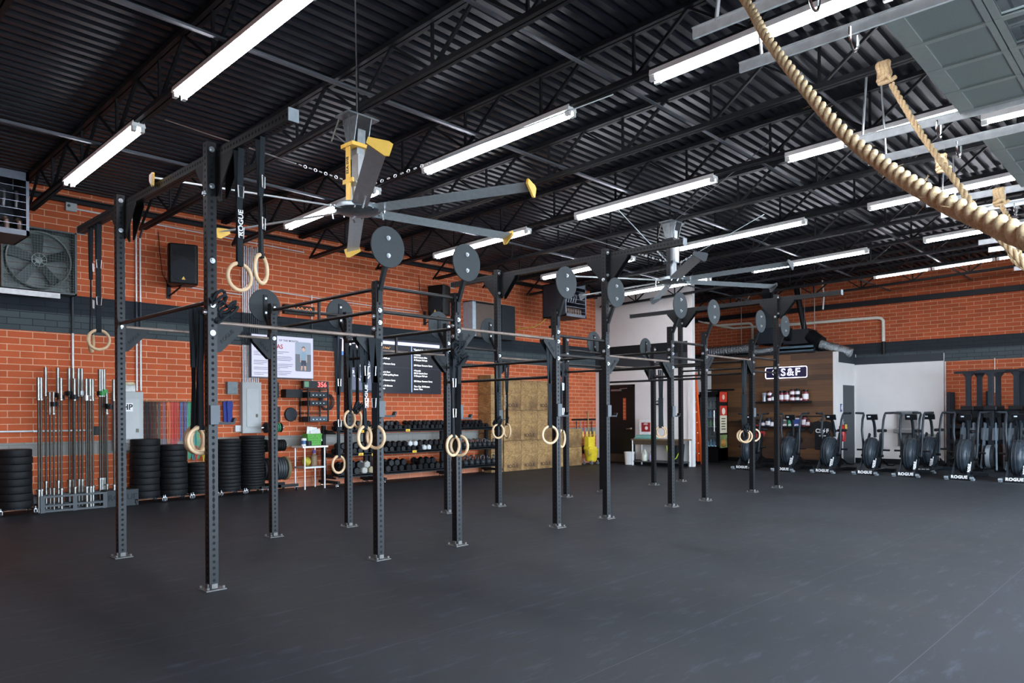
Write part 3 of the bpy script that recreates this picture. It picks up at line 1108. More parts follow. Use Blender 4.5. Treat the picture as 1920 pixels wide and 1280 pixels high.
# ================================================================== along the long brick wall
WY = 13.2
def pipe(name, pts, r, mat, label, cat='conduit', group='conduits on the brick wall', clips=()):
    o = MB().tube(pts, r, 10).build(name, mat)
    tag(o, label, cat, group)
    for c in clips:
        c = Vector(c)
        MB().box(c.x - .03, c.x + .03, c.y - r - .004, WY, c.z - .012, c.z + .012).build('clip', GALV, o)
    return o
EMT = M('#d2d3d1', .35, .35, .08)
EMTB = M('#30363b', .6)
def vpipe(x, z0, z1, r, label, y=WY - .03):
    for a, b, m in ((z0, min(z1, 2.76), EMT), (max(z0, 2.76), min(z1, 3.37), EMTB), (max(z0, 3.37), z1, EMT)):
        pass
    t = thing('conduit', label, 'conduit', (x, y, z0), 0, 'conduits on the brick wall')
    for a, b, m in ((z0, 2.76, EMT), (2.76, 3.37, EMTB), (3.37, z1, EMT)):
        a, b = max(a, z0), min(b, z1)
        if b > a:
            MB().cyl((x, y, a), (x, y, b), r, 10).build('tube', m, t)
    return t
vpipe(3.735, .2, 4.2, .018, 'thin vertical conduit below the small box beside the exhaust fan')
vpipe(4.70, 1.86, 4.9, .016, 'first of two vertical conduits running into the HP panel')
vpipe(4.765, 1.86, 4.45, .016, 'second of two vertical conduits into the HP panel, curving at its top')
pipe('conduit', [(4.765, WY - .03, 4.45), (4.80, WY - .04, 4.6), (4.9, WY - .1, 4.72), (5.1, WY - .2, 4.8)], .016, EMTB, 'black hose bending off the conduit beside the speaker')
for k in range(9):
    vpipe(6.59 + .038 * k, 2.06, 4.6 + .02 * (k % 3), .0115, '%s conduit of the bundle running down to the tall grey panel' % ORD[k])
pipe('conduit', [(3.80, WY - .02, 4.755), (7.9, WY - .02, 4.70)], .011, EMT, 'thin horizontal conduit high on the wall above the speaker')
pipe('conduit', [(0.5, WY - .03, 1.212), (4.15, WY - .03, 1.207)], .016, EMT, 'long horizontal conduit low behind the barbells', clips=((2.0, WY - .04, 1.21), (3.2, WY - .04, 1.208)))
pipe('conduit', [(5.55, WY - .02, 3.72), (6.6, WY - .02, 3.70)], .01, EMT, 'short horizontal conduit between the speaker and the bundle')
pipe('conduit', [(6.95, WY - .02, 3.84), (9.9, WY - .02, 3.79), (10.85, WY - .02, 3.80)], .01, EMT, 'thin horizontal conduit above the LED sign')
vpipe(8.06, 2.1, 3.86, .011, 'thin vertical conduit past the edge of the poster screen')
def wbox(name, label, cat, x0, x1, z0, z1, d, mat, y1=WY, bevel=.006):
    o = MB().box(x0, x1, y1 - d, y1, z0, z1).build(name, mat, None, bevel)
    return tag(o, label, cat)
b = wbox('junction_box', 'small grey switch box beside the exhaust fan', 'electrical box', 3.64, 3.80, 4.70, 4.86, .07, GREYP)
MB().cyl((3.68, WY - .085, 4.78), (3.68, WY - .07, 4.78), .022).build('switch', M('#2d3a34', .5), b)
wbox('junction_box', 'blue-grey box on the wall above the blue sleeves', 'electrical box', 6.26, 6.46, 1.83, 2.06, .09, M('#6c7779', .5))
wbox('junction_box', 'white outlet box beside the tall grey panel', 'electrical box', 6.42, 6.53, 1.13, 1.25, .06, M('#c9cbc8', .5))
wbox('junction_box', 'black outlet box behind the end barbells', 'electrical box', 4.02, 4.16, 1.13, 1.27, .07, BLACK)
for k, (x, z, nm) in enumerate(((7.2, 1.92, 'upper black box on the wall beside the tall grey panel'), (7.22, 1.45, 'black thermostat-like box under another beside the tall panel'))):
    o = wbox('junction_box', nm, 'electrical box', x - .07, x + .10, z - .15, z + .15, .08, BLACK)
    MB().box(x - .02, x + .03, WY - .09, WY - .08, z - .12, z + .12).build('cover', M('#5c605f', .4), o)

def panel(label, x0, x1, z0, z1, hp):
    t = thing('electrical_panel', label, 'electrical panel', ((x0 + x1) / 2, WY, z0))
    MB().box(x0, x1, WY - .12, WY, z0, z1).build('cabinet', GREYP, t, .006)
    d = MB().box(x0 + .08, x1 - .06, WY - .128, WY - .12, z0 + .12, z1 - .12).build('door', M('#adafab', .5, 0, .04, 5), t, .003)
    xm = x1 - .1
    MB().box(xm - .02, xm + .02, WY - .138, WY - .128, z0 + .3, z0 + .36).build('latch', M('#4a4438', .4, .5), d)
    if hp:
        p = MB().box(x0 + .12, x0 + .29, WY - .131, WY - .128, z1 - .33, z1 - .19).build('plate', WHITE, d)
        text('HP', .13, M('#1b1b1c', .6), p, (x0 + .205, WY - .132, z1 - .26), (1, 0, 0), (0, 0, 1), bold=.003)
    return t
panel('grey electrical panel marked HP behind the first upright', 4.31, 4.77, .86, 1.84, True)
panel('tall grey electrical panel under the conduit bundle', 6.53, 6.91, 1.1, 2.06, False)
o = tag(MB().box(4.40, 4.64, WY - .13, WY - .01, 1.842, 1.95).build('cardboard_box', M('#dcd9d2', .7)), 'white cardboard box on top of the HP panel', 'box')
o = tag(MB().lathe([(.06, 0), (.11, .0), (.115, .02), (.1, .045), (.06, .04)], 18, (4.52, WY - .13, 1.952)).build('tape_roll', M('#cdbf9f', .6)), 'roll of tape on the white box over the HP panel', 'tape')

# ---- exhaust fan with white sill
t = thing('exhaust_fan', 'square wall exhaust fan with dark blades beside the hanging heater', 'exhaust fan', (3.25, WY, 3.3))
x0, x1, z0, z1, yf = 2.72, 3.72, 3.33, 4.30, 12.88
MB().box(x0, x1, yf, WY, z1 - .02, z1).box(x0, x1, yf, WY, z0, z0 + .02).box(x0, x0 + .02, yf, WY, z0, z1).box(x1 - .03, x1, yf, WY, z0, z1).build('housing', M('#4c5250', .5, .3, .2), t)
lv = MB()
for k in range(9):
    z = z0 + .05 + k * .1
    lv.prism([(0, 0), (.012, .0), (.055, .1), (.043, .1)], (x0 + .02, WY - .08, z), (0, 1, 0), (0, 0, 1), (x1 - x0 - .04, 0, 0))
lv.build('louver', M('#9aa09c', .45, .4, .2), t)
cx, cz = 3.22, 3.82
fr = MB().lathe([(.42, -.09), (.44, -.1), (.44, .04), (.42, .04)], 36, (cx, yf + .14, cz), 1, False)
fr.build('shroud', M('#6d746f', .45, .5), t)
for k in range(5):
    a = R(20 + 72 * k)
    u, v = Vector((math.cos(a), 0, math.sin(a))), Vector((-math.sin(a), 0, math.cos(a)))
    MB().prism([(.05, -.05), (.4, -.09), (.41, .07), (.05, .04)], (cx, yf + .12, cz), u, v + Vector((0, .35, 0)), (0, .006, 0)).build('blade', M('#3d4341', .4, .5), t)
h = MB().lathe([(.0, -.06), (.05, -.05), (.05, .05), (.0, .06)], 16, (cx, yf + .12, cz), 1)
for k in range(8):
    a = R(45 * k)
    h.bar((cx, yf + .05, cz), (cx + .1 * math.cos(a), yf + .05, cz + .1 * math.sin(a)), .008)
h.tube([(cx + .1 * math.cos(R(20 * k)), yf + .05, cz + .1 * math.sin(R(20 * k))) for k in range(18)], .005, 5, True)
h.build('hub', M('#7b817d', .4, .6), t)
g = MB()
for k in range(24):
    g.bar((x0 + .03 + k * .04, yf + .01, z0 + .02), (x0 + .03 + k * .04, yf + .01, z1 - .02), .002)
for k in range(23):
    g.bar((x0 + .02, yf + .01, z0 + .03 + k * .04), (x1 - .03, yf + .01, z0 + .03 + k * .04), .002)
g.build('grille', M('#767b78', .5, .5), t)
MB().box(x0 - .3, 3.48, yf - .02, yf, 3.25, 3.345).box(x0 - .3, 3.48, yf - .02, WY, 3.33, 3.345).build('sill', M('#d7d4d0', .5), t)

# ---- gas heaters hung from the roof
def heater(label, x0, x1):
    y0, y1, z0, z1 = 11.5, 12.25, 3.855, 4.70
    t = thing('unit_heater', label, 'heater', ((x0 + x1) / 2, y0, z0))
    sh = MB().box(x0, x1, y0 + .02, y1, z1 - .02, z1).box(x0, x1, y1 - .02, y1, z0, z1).box(x0, x0 + .02, y0 + .02, y1, z0, z1).box(x1 - .02, x1, y0 + .02, y1, z0, z1)
    sh.build('casing', M('#2c3036', .45), t)
    MB().box(x0, x1, y0 + .02, y1, z0 - .0, z0 + .02).build('bottom_pan', M('#3b2a22', .6, .2, .2), t)
    fm = MB().box(x0, x1, y0, y0 + .02, z1 - .11, z1).box(x0, x1, y0, y0 + .02, z0, z0 + .07).box(x0, x0 + .035, y0, y0 + .02, z0, z1).box(x1 - .035, x1, y0, y0 + .02, z0, z1)
    fm.build('face_frame', M('#555b66', .45), t)
    lv = MB()
    for k in range(6):
        z = z0 + .14 + k * .1
        lv.prism([(0, 0), (.05, .012), (.05, .018), (.0, .006)], (x0 + .035, y0 + .0, z), (0, 1, 0), (0, 0, 1), (x1 - x0 - .07, 0, 0))
    lv.build('louver', M('#767d88', .4, .3), t)
    for k in range(8):
        x = x0 + .08 + (x1 - x0 - .16) * k / 7
        MB().tube([(x, y1 - .2, z0 + .24), (x, y0 + .2, z0 + .24), (x, y0 + .14, z0 + .2), (x, y0 + .13, z0 + .1), (x, y0 + .13, z0 + .03)], .03, 10).build('burner_tube', M('#7d6558', .5, .2, .2), t)
        MB().tube([(x, y0 + .3, z1 - .2), (x, y0 + .26, z1 - .3), (x, y0 + .3, z1 - .42)], .026, 10).build('burner_tube', M('#6d6f72', .35, .7, .2), t)
    for x in (x0 + .1, x1 - .1):
        MB().cyl((x, (y0 + y1) / 2, z1), (x, (y0 + y1) / 2, low(11.9, 4.9)), .008, 6).build('hanger_rod', GALV, t)
heater('louvered unit heater hanging in front of the exhaust fan', 1.55, 2.75)
heater('black louvered heater hanging before the white partition', 14.12, 14.95)
tg = thing('gas_pipe', 'thin yellow gas hose hanging under the far heater', 'gas hose', (14.1, 12.3, 3.5))
MB().tube([(14.2, 12.2, 3.86), (14.18, 12.35, 3.75), (14.05, 12.5, 3.65), (13.9, 12.9, 3.62), (13.85, WY - .02, 3.6)], .014, 8).build('hose', M('#b08a2c', .5), tg)
MB().box(14.34, 14.44, 12.16, 12.24, 3.62, 3.68).cyl((14.39, 12.2, 3.66), (14.39, 12.2, 3.86), .012).build('valve', BLACK, tg)

# ---- vent box further along
t = thing('wall_vent', 'square vent box on the wall between second speaker and far heater', 'vent', (13.0, WY, 3.3))
MB().box(12.25, 13.74, 12.86, WY, 4.16, 4.18).box(12.25, 13.74, 12.86, WY, 3.31, 3.33).box(13.70, 13.74, 12.86, WY, 3.31, 4.18).box(13.25, 13.74, 12.85, 12.87, 3.31, 4.18).build('housing', M('#2b2f31', .5), t)
MB().box(12.25, 12.28, 12.86, WY, 3.31, 4.18).box(12.28, 12.36, 12.86, 12.88, 3.33, 4.16).build('side_plate', M('#aebcc4', .4), t)
MB().box(12.36, 13.25, 13.0, 13.03, 3.33, 4.16).build('panel', M('#6b5a50', .6, .2, .2, 30), t)

# ---- loudspeakers
def speaker(label, X, Z, rz, y=12.72):
    t = thing('loudspeaker', label, 'loudspeaker', (X, y, Z), rz, 'wall loudspeakers')
    q = Matrix.Rotation(rz, 4, 'Z')
    def T(m):
        m.v = [Vector((X, y, Z)) + q.to_3x3() @ p for p in m.v]
        return m
    body = MB().prism([(-.2, -.17), (.2, -.17), (.235, -.13), (.235, .0), (.17, .2), (-.17, .2), (-.235, 0), (-.235, -.13)], (0, 0, -.34), (1, 0, 0), (0, 1, 0), (0, 0, .68))
    T(body).build('cabinet', M('#0e0f10', .4), t, .02)
    T(MB().lathe([(.0, -.006), (.15, -.012), (.2, -.004), (.205, .012), (.0, .012)], 36, (0, -.172, -.11), 1)).build('woofer_grille', M('#26292c', .8, 0, .2, 120), t)
    hn = MB().prism([(-.19, -.085), (.19, -.085), (.155, .085), (-.155, .085)], (0, -.175, .2), (1, 0, 0), (0, 0, 1), (0, .012, 0))
    T(hn).build('horn', M('#131415', .3), t)
    T(MB().prism([(-.03, 0), (.03, 0), (0, .055)], (0, -.187, -.27), (1, 0, 0), (0, 0, 1), (0, .004, 0))).build('badge', YEL, t)
    br = MB().bar((X - .05, WY - .015, Z - .52), (X - .05, WY - .015, Z - .2), .07, .02, (0, 1, 0)).bar((X - .05, WY - .02, Z - .3), (X, y, Z - .345), .04).bar((X - .05, WY - .03, Z - .48), (X, y + .1, Z - .36), .02)
    br.build('bracket', BLACK, t)
    MB().tube([(X - .06, WY - .03, Z - .28), (X - .16, WY - .03, Z - .1), (X - .2, WY - .02, Z + .3), (X - .22, WY - .02, Z + .62)], .006, 6).build('cable', BLACK, t)
speaker('black loudspeaker with yellow triangle badge on the wall near the HP panel', 5.29, 4.0, R(-18))
speaker('black loudspeaker high on the wall above the video wall', 11.08, 4.02, R(-75))

# ---- LED sign, screens and clock
t = thing('led_sign', 'small dim orange LED sign high above the poster screen', 'sign', (7.75, WY, 3.45))
MB().box(7.42, 8.09, WY - .09, WY, 3.43, 3.61).build('case', M('#1c1512', .5), t)
text('00:00:00', .15, glow('#d9772e', .55, '#5a2a10'), t, (7.76, WY - .092, 3.52), (1, 0, 0), (0, 0, 1), bold=.001, space=1.05)

t = thing('poster_screen', 'bright screen showing an athlete of the month poster', 'screen', (7.37, WY, 2.15))
X0, X1, Z0, Z1 = 6.70, 8.03, 2.15, 2.98
ys = WY - .13
MB().box(X0, X1, ys, WY - .04, Z0, Z1).build('bezel', M('#4a4d5a', .4), t)
sc = MB().box(X0 + .012, X1 - .012, ys - .004, ys, Z0 + .02, Z1 - .012).build('display', glow('#dfdff0', .36, '#77778a'), t)
INK = M('#4b4b66', .6)
REDI = M('#b8231f', .5)
yt = ys - .006
def line(body, size, x, z, m, al='LEFT', par=sc, bold=.0, y=yt, space=1.0):
    return text(body, size, m, par, (x, y, z), (1, 0, 0), (0, 0, 1), align=al, bold=bold, ext=.0005, space=space)
line('OF THE MONTH', .052, 7.27, 2.885, INK, bold=.001, space=1.1)
line('MA', .12, 6.75, 2.76, REDI, bold=.002)
line('AS', .12, 7.22, 2.76, REDI, bold=.002)
ln_ = MB()
for zz_, x0_, ws in ((2.64, 6.75, (.34, .1, .2)), (2.47, 6.75, (.3, .28, .2)), (2.34, 6.75, (.36, .3)), (2.24, 6.75, (.33, .2)), (2.66, 7.24, (.24, .12)), (2.56, 7.24, (.3, .32, .28)), (2.42, 7.24, (.33, .31, .22, .05)), (2.28, 7.24, (.3, .28, .2))):
    for q_, w_ in enumerate(ws):
        ln_.box(x0_, x0_ + w_, yt, yt + .001, zz_ - .032 * q_, zz_ - .032 * q_ + .011)
ln_.build('printed_lines', M('#8a8296', .6), sc)
ph = MB().prism([(a, b) for a, b in [(.02, 0), (.33, 0), (.35, .02), (.35, .56), (.33, .58), (.02, .58), (0, .56), (0, .02)]], (7.62, yt, 2.30), (1, 0, 0), (0, 0, 1), (0, .002, 0)).build('photo', glow('#5e646e', .3, '#454a52'), sc)
MB().prism([(0, .34), (.35, .34), (.35, .56), (.33, .58), (.02, .58), (0, .56)], (7.62, yt - .001, 2.30), (1, 0, 0), (0, 0, 1), (0, .0005, 0)).build('photo_background', glow('#8a97a8', .4, '#6a7480'), ph)
def flat(par, name, poly, x, z, hexc, dy):
    MB().prism(poly, (x, yt - dy, z), (1, 0, 0), (0, 0, 1), (0, .0008, 0)).build(name, glow(hexc, .3, hexc), par)
flat(ph, 'figure_legs', [(-.045, .19), (.05, .19), (.055, .0), (.025, .0), (.008, .12), (-.015, .12), (-.035, .0), (-.06, .0)], 7.80, 2.32, '#b08a74', .002)
flat(ph, 'figure_shorts', [(-.05, .2), (.052, .2), (.058, .09), (.012, .09), (.004, .13), (-.012, .09), (-.056, .09)], 7.80, 2.32, '#22273c', .003)
flat(ph, 'figure_shirt', [(-.055, .19), (.055, .19), (.075, .34), (.03, .37), (-.03, .37), (-.078, .33)], 7.80, 2.32, '#6e8796', .003)
flat(ph, 'figure_arms', [(-.075, .16), (-.055, .16), (-.055, .32), (.055, .32), (.06, .16), (.08, .16), (.08, .33), (-.08, .33)], 7.80, 2.32, '#b08a74', .0022)
flat(ph, 'figure_head', [(.032 * math.cos(R(30 * k)), .42 + .042 * math.sin(R(30 * k))) for k in range(12)], 7.80, 2.32, '#bd947c', .003)
flat(ph, 'figure_hair', [(-.034, .42), (-.02, .455), (.02, .455), (.034, .42), (.036, .46), (0, .48), (-.036, .46)], 7.80, 2.32, '#3a2a22', .004)

t = thing('video_wall', 'wide dark screen listing the workout on the brick wall', 'screen', (10, WY, 1.9))
X0, X1, Z0, Z1 = 8.60, 11.42, 1.91, 3.09
MB().box(X0, X1, ys, WY - .03, Z0, Z1).build('bezel', M('#1b1d38', .4), t)
sc2 = MB().box(X0 + .02, X1 - .02, ys - .004, ys, Z0 + .02, Z1 - .02).build('display', glow('#1a1d29', .3, '#08090c'), t)
MB().box(X0 + .9, X1 - .05, yt, yt + .002, Z1 - .11, Z1 - .04).build('title_bar', glow('#c6cdf0', .55), sc2)
MB().box(10.53, 10.55, yt, yt + .002, Z0 + .03, Z1 - .12).build('column_rule', glow('#9db4e8', .5), sc2)
MB().box(X0 + .9, X1 - .03, yt, yt + .002, 2.475, 2.48).build('seam', glow('#39405c', .2), sc2)
MB().box(X0 + .05, X0 + .85, yt, yt + .002, 2.68, 3.03).build('banner_picture', glow('#c9bcd2', .5), sc2)
MB().box(X0 + .05, X0 + .85, yt - .002, yt, 2.68, 2.76).build('banner_strip', glow('#3c6fd0', .5), sc2)
MB().box(X0 + .3, X0 + .85, yt, yt + .002, 1.96, 2.62).build('picture', glow('#55596a', .35), sc2)
cr = MB()
for k in range(60):
    x, z = random.uniform(X0 + .34, X0 + .8), random.uniform(2.15, 2.6)
    cr.box(x, x + random.uniform(.01, .04), yt - .001, yt, z, z + random.uniform(.01, .05))
cr.build('picture_pattern', glow('#d6d6e0', .5), sc2)
TX = glow('#f1f1f4', .9)
line('"Carried Away"', .062, 9.55, 2.90, glow('#d08a3c', .7), par=sc2)
L1 = ['3 Rounds', '20/15 Calorie Bike', '10 Burpee Pull-ups', '', '200 Meter Farmers Carry', '', '4 Rounds', '20/15 Calorie Row', '10 Burpee Pull-ups/Ring Rows', '', '200 Meter Farmers Carry', '', 'Time Cap: 30 Minutes', 'Score: Time']
for xx, sz in ((9.55, .05), (10.6, .052)):
    if xx > 10:
        line('"Carried Away"', .06, xx, 2.90, TX, par=sc2, bold=.001)
    z = 2.79
    for k, s in enumerate(L1):
        if s:
            line(s if xx < 10 else s.replace('/Ring Rows', ''), sz, xx, z, TX, par=sc2, bold=.0008)
        z -= .06

t = thing('led_clock', 'LED wall clock reading 356 in red digits on the AV shelf', 'clock', (8.03, WY, 1.96))
MB().box(7.74, 8.31, 12.97, 13.06, 1.965, 2.115).build('case', M('#171212', .3), t)
line('356', .14, 8.055, 2.04, glow('#ff4a44', 1.7), par=t, y=12.968, bold=.002)
line('88', .14, 7.87, 2.04, M('#22302f', .4), par=t, y=12.968)
MB().box(7.76, 7.86, 12.966, 12.97, 1.99, 2.10).build('sticker', M('#5f8a64', .4), t)

t = thing('equipment_rack', 'small black shelf rack of AV gear below the LED clock', 'rack', (8.0, WY, 1.3))
rk = MB()
for x in (7.77, 8.22):
    for y in (12.85, 13.15):
        rk.box(x - .012, x + .012, y - .012, y + .012, 1.3, 1.962)
for z in (1.3, 1.47, 1.62, 1.78, 1.93):
    rk.box(7.76, 8.23, 12.84, 13.19, z, z + .012)
rk.build('frame', BLACK, t)
for z, h, lab, hx in ((1.312, .09, 'network switch', '#22303c'), (1.632, .09, 'amplifier', '#1c1f22'), (1.792, .1, 'receiver', '#26292b')):
    o = tag(MB().box(7.8, 8.19, 12.83, 13.12, z, z + h).build(lab.replace(' ', '_'), M(hx, .4)), '%s on the AV rack under the clock' % {'network switch': 'dark blue network switch with lit ports, lowest unit', 'amplifier': 'slim black amplifier, middle unit', 'receiver': 'black receiver with small display, top unit'}[lab], 'AV unit')
    for k in range(4):
        MB().box(7.86 + k * .08, 7.88 + k * .08, 12.826, 12.83, z + .03, z + .045).build('indicator', glow('#9fc4d8', .6), o)
t = thing('cable_coil', 'coil of black cable hung beside the AV rack', 'cable', (8.36, WY - .06, 1.7), 0)
cc = MB()
for k in range(6):
    cc.tube([(8.38 + (.1 + .012 * k) * math.cos(R(20 * j)), WY - .05 - .008 * k, 1.70 + (.13 + .008 * k) * math.sin(R(20 * j))) for j in range(18)], .006, 5, True)
cc.build('cable', BLACK, t)
tag(MB().box(7.38, 7.74, 13.0, WY, 1.78, 1.94).build('modem', BLACK), 'black modem box mounted beside the AV rack', 'modem')
tag(MB().lathe([(.0, -.02), (.13, -.02), (.14, 0), (.13, .02), (.0, .02)], 28, (7.58, 13.175, 1.45), 1).build('coiled_disc', M('#15181f', .4)), 'dark round disc fixed beside the AV rack', 'disc')

# ---- resistance bands and sleeves on wall hooks
t = thing('hook_rail', 'thin wall rail of hooks holding the rubber bands', 'hook rail', (5.3, WY, 1.68))
hr = MB().box(4.78, 5.78, WY - .012, WY, 1.67, 1.70)
for k in range(21):
    x = 4.8 + k * .048
    hr.tube([(x, WY - .01, 1.68), (x, WY - .11, 1.675), (x, WY - .12, 1.70)], .0045, 5)
hr.build('rail', M('#8e5f3a', .5, .3), t)
bands = [('black', '#1c1c1d', 4.82, .95), ('black', '#1f1f20', 4.87, .9), ('black', '#232325', 4.92, .95), ('dark olive', '#33302a', 4.98, .9), ('dark brown', '#3a322c', 5.04, .85), ('purple', '#6b5568', 5.12, .9),
         ('orange', '#d06a35', 5.20, .95), ('red', '#c03a30', 5.25, .9), ('red', '#c8443a', 5.29, .95), ('red', '#b8362e', 5.33, .9), ('red', '#c8483c', 5.37, .98), ('blue', '#3f618e', 5.42, 1.0), ('blue', '#36588c', 5.46, 1.0), ('blue', '#4b6f9a', 5.50, .95),
         ('green', '#3f8f66', 5.55, .66), ('green', '#2f8a6a', 5.59, .7), ('teal', '#3a8f8a', 5.63, .64), ('teal', '#4aa39a', 5.67, .68), ('green', '#4b9a6e', 5.71, .66)]
seen = {}
for cn, hx, x, z in bands:
    seen[cn] = seen.get(cn, 0) + 1
    wd = .015 if cn in ('red', 'orange', 'purple', 'blue') else .02
    b = MB()
    yb = WY - .06 - .02 * (seen[cn] % 2)
    pts = [(x - .014, yb, z + .02), (x - .016, yb - .005, (z + 1.66) / 2), (x - .012, yb, 1.66)] + arc((x, yb, 1.66), .012, math.pi, 0, 5) + [(x + .016, yb - .004, (z + 1.66) / 2), (x + .013, yb, z + .02)] + arc((x, yb, z + .02), .013, 0, -math.pi, 5)[1:-1]
    for p, q in zip(pts, pts[1:] + pts[:1]):
        b.bar(p, q, wd, .004, (0, 1, 0))
    tag(b.build('resistance_band', M(hx, .6, 0, .1)), ('%s rubber band looped on the hook rail, %s of its colour from the panel' % (cn, ORD[seen[cn] - 1])) if sum(q[0] == cn for q in bands) > 1 else '%s rubber band looped on the hook rail by the HP panel' % cn, 'resistance band', 'rubber bands on the hook rail')
for k, (hx, x, cn) in enumerate((('#c84038', 5.62, 'red'), ('#d8b23a', 5.75, 'yellow'), ('#b8b23a', 5.82, 'lime'))):
    tag(MB().tube([(x, WY - .14, .9), (x + .01, WY - .15, .75), (x + .03, WY - .14, .62), (x + .05, WY - .14, .75), (x + .04, WY - .14, .9)], .012, 6).build('jump_rope', M(hx, .5)), 'short %s jump rope end hanging below the green bands' % cn, 'jump rope')
t = thing('hook_rail', 'short rail of hooks holding the blue sleeves', 'hook rail', (6.25, WY, 1.70))
h2 = MB().box(6.02, 6.42, WY - .012, WY, 1.68, 1.71)
for k in range(6):
    h2.tube([(6.05 + k * .07, WY - .01, 1.69), (6.05 + k * .07, WY - .09, 1.68), (6.05 + k * .07, WY - .1, 1.72)], .005, 5)
h2.build('rail', M('#8e5f3a', .5, .3), t)
for k, (x, nm) in enumerate(((6.23, 'first'), (6.29, 'second'))):
    s = MB().prism([(-.05, 0), (.05, 0), (.06, -.08), (.045, -.2), (.055, -.36), (.05, -.40), (-.04, -.40), (-.045, -.36), (-.05, -.2), (-.06, -.06)], (x, WY - .09 - .03 * k, 1.70), (1, 0, 0), (0, 0, 1), (0, .02, 0))
    tag(s.build('knee_sleeve', M('#26357e', .75, 0, .2, 30), None, .006), '%s dark blue knee sleeve hanging on the short hook rail' % nm, 'knee sleeve', 'blue knee sleeves')

# ---- barbells in their floor holder
t = thing('barbell_holder', 'black floor holder for upright barbells', 'barbell holder', (3.8, 12.8, 0))
f = MB()
for z in (.02, .1, .235):
    for y in (12.56, 12.76, 12.96):
        f.bar((3.15, y, z), (4.0, y, z), .018, .03)
for k in range(9):
    x = 3.15 + .106 * k
    for z in (.1, .235):
        f.bar((x, 12.56, z), (x, 12.96, z), .014, .02)
for x in (3.15, 3.58, 4.0):
    f.box(x - .03, x + .03, 12.55, 12.565, 0, .25).box(x - .02, x + .02, 12.95, 12.97, 0, .25)
f.build('frame', M('#34383a', .5), t)
p = MB().box(4.03, 4.5, 12.56, 12.98, 0, .26).build('end_box', M('#2d3133', .5), t, .004)
text('ROGUE', .13, M('#17181a', .5), p, (4.26, 12.557, .14), (1, 0, 0), (0, 0, 1), bold=.002)
BAR = [(77, 2), (85.8, 1), (93.4, 3), (100.4, 3), (108.6, 1), (114.5, 2), (129.7, 1), (137.3, 1), (139.7, 2), (147.3, 1), (153.5, 1), (161.7, 2), (164.9, 2), (169, 2), (173.7, 2), (187.1, 1), (191.3, 1), (195.7, 1), (200, 3), (213.3, 2), (72, 2)]
SLV = M('#918f89', .33, .95, .12)
SH = M('#474540', .38, .9, .25)
protos = {}
for kind, (L, sl, r) in {1: (2.18, .43, .025), 2: (2.01, .33, .025), 3: (1.80, .33, .02)}.items():
    bt = thing('barbell', 'x', 'barbell', (0, 0, 0), 0, 'barbells standing in the floor holder')
    MB().cyl((0, 0, .05), (0, 0, L - .05), .014, 10).build('shaft', SH, bt)
    for z0_, z1_, c in ((.0, sl, sl), (L - sl, L, L - sl)):
        s = MB().cyl((0, 0, z0_), (0, 0, z1_), r, 14)
        s.lathe([(r, -.012), (.036, -.01), (.036, .012), (r, .016)], 14, (0, 0, c))
        s.build('sleeve', SLV, bt)
    protos[kind] = (bt, L)
used = set()
srt = sorted(BAR)
for k, (px, kind) in enumerate(srt):
    bt, L = protos[kind]
    y = {1: 12.88, 2: 12.62, 3: 12.75}[kind]
    if k % 2 and kind != 1:
        y += .08
    x = atY(px, 780, y).x
    o = bt if kind not in used else dup(bt, (0, 0, 0))
    used.add(kind)
    o['label'] = 'steel barbell standing in the floor holder, %s from the plate stack' % ORD[k]
    move(o, (x, y, .005), k * .7)
CL = thing('barbell_collar', 'x', 'barbell collar', (0, 0, 0), 0, 'clamp collars on the barbells')
MB().lathe([(.028, -.035), (.046, -.035), (.046, .035), (.028, .035), (.028, -.035)], 16).build('clamp', BLACK, CL)
MB().box(.04, .065, -.02, .02, -.03, .03).build('lever', BLACK, CL)
for k, (px, z, y, cn) in enumerate(((100.4, 1.62, 12.75, 'black'), (108.6, 1.76, 12.86, 'black'), (114.5, 1.72, 12.7, 'black'), (129.7, 1.79, 12.88, 'black'), (139.7, 1.73, 12.62, 'black'), (153.5, 1.8, 12.88, 'silver'), (161.7, 1.72, 12.62, 'silver'), (187.1, 1.8, 12.88, 'black'), (192, 1.8, 12.83, 'green'), (195.7, 1.83, 12.88, 'green'), (202, 1.6, 12.8, 'black'), (206, 1.58, 12.78, 'black'))):
    o = CL if k == 0 else dup(CL, (0, 0, 0))
    if cn != 'black':
        for ch in [c for c in C.objects if c.parent == o]:
            ch.data = ch.data.copy()
            ch.data.materials[0] = M('#3c9a50', .45) if cn == 'green' else ZINC
    o['label'] = '%s clamp collar high on a barbell, %s collar from the plate stack' % (cn, ORD[k])
    move(o, (atY(px, 700, y).x, y, z), .9 * k)

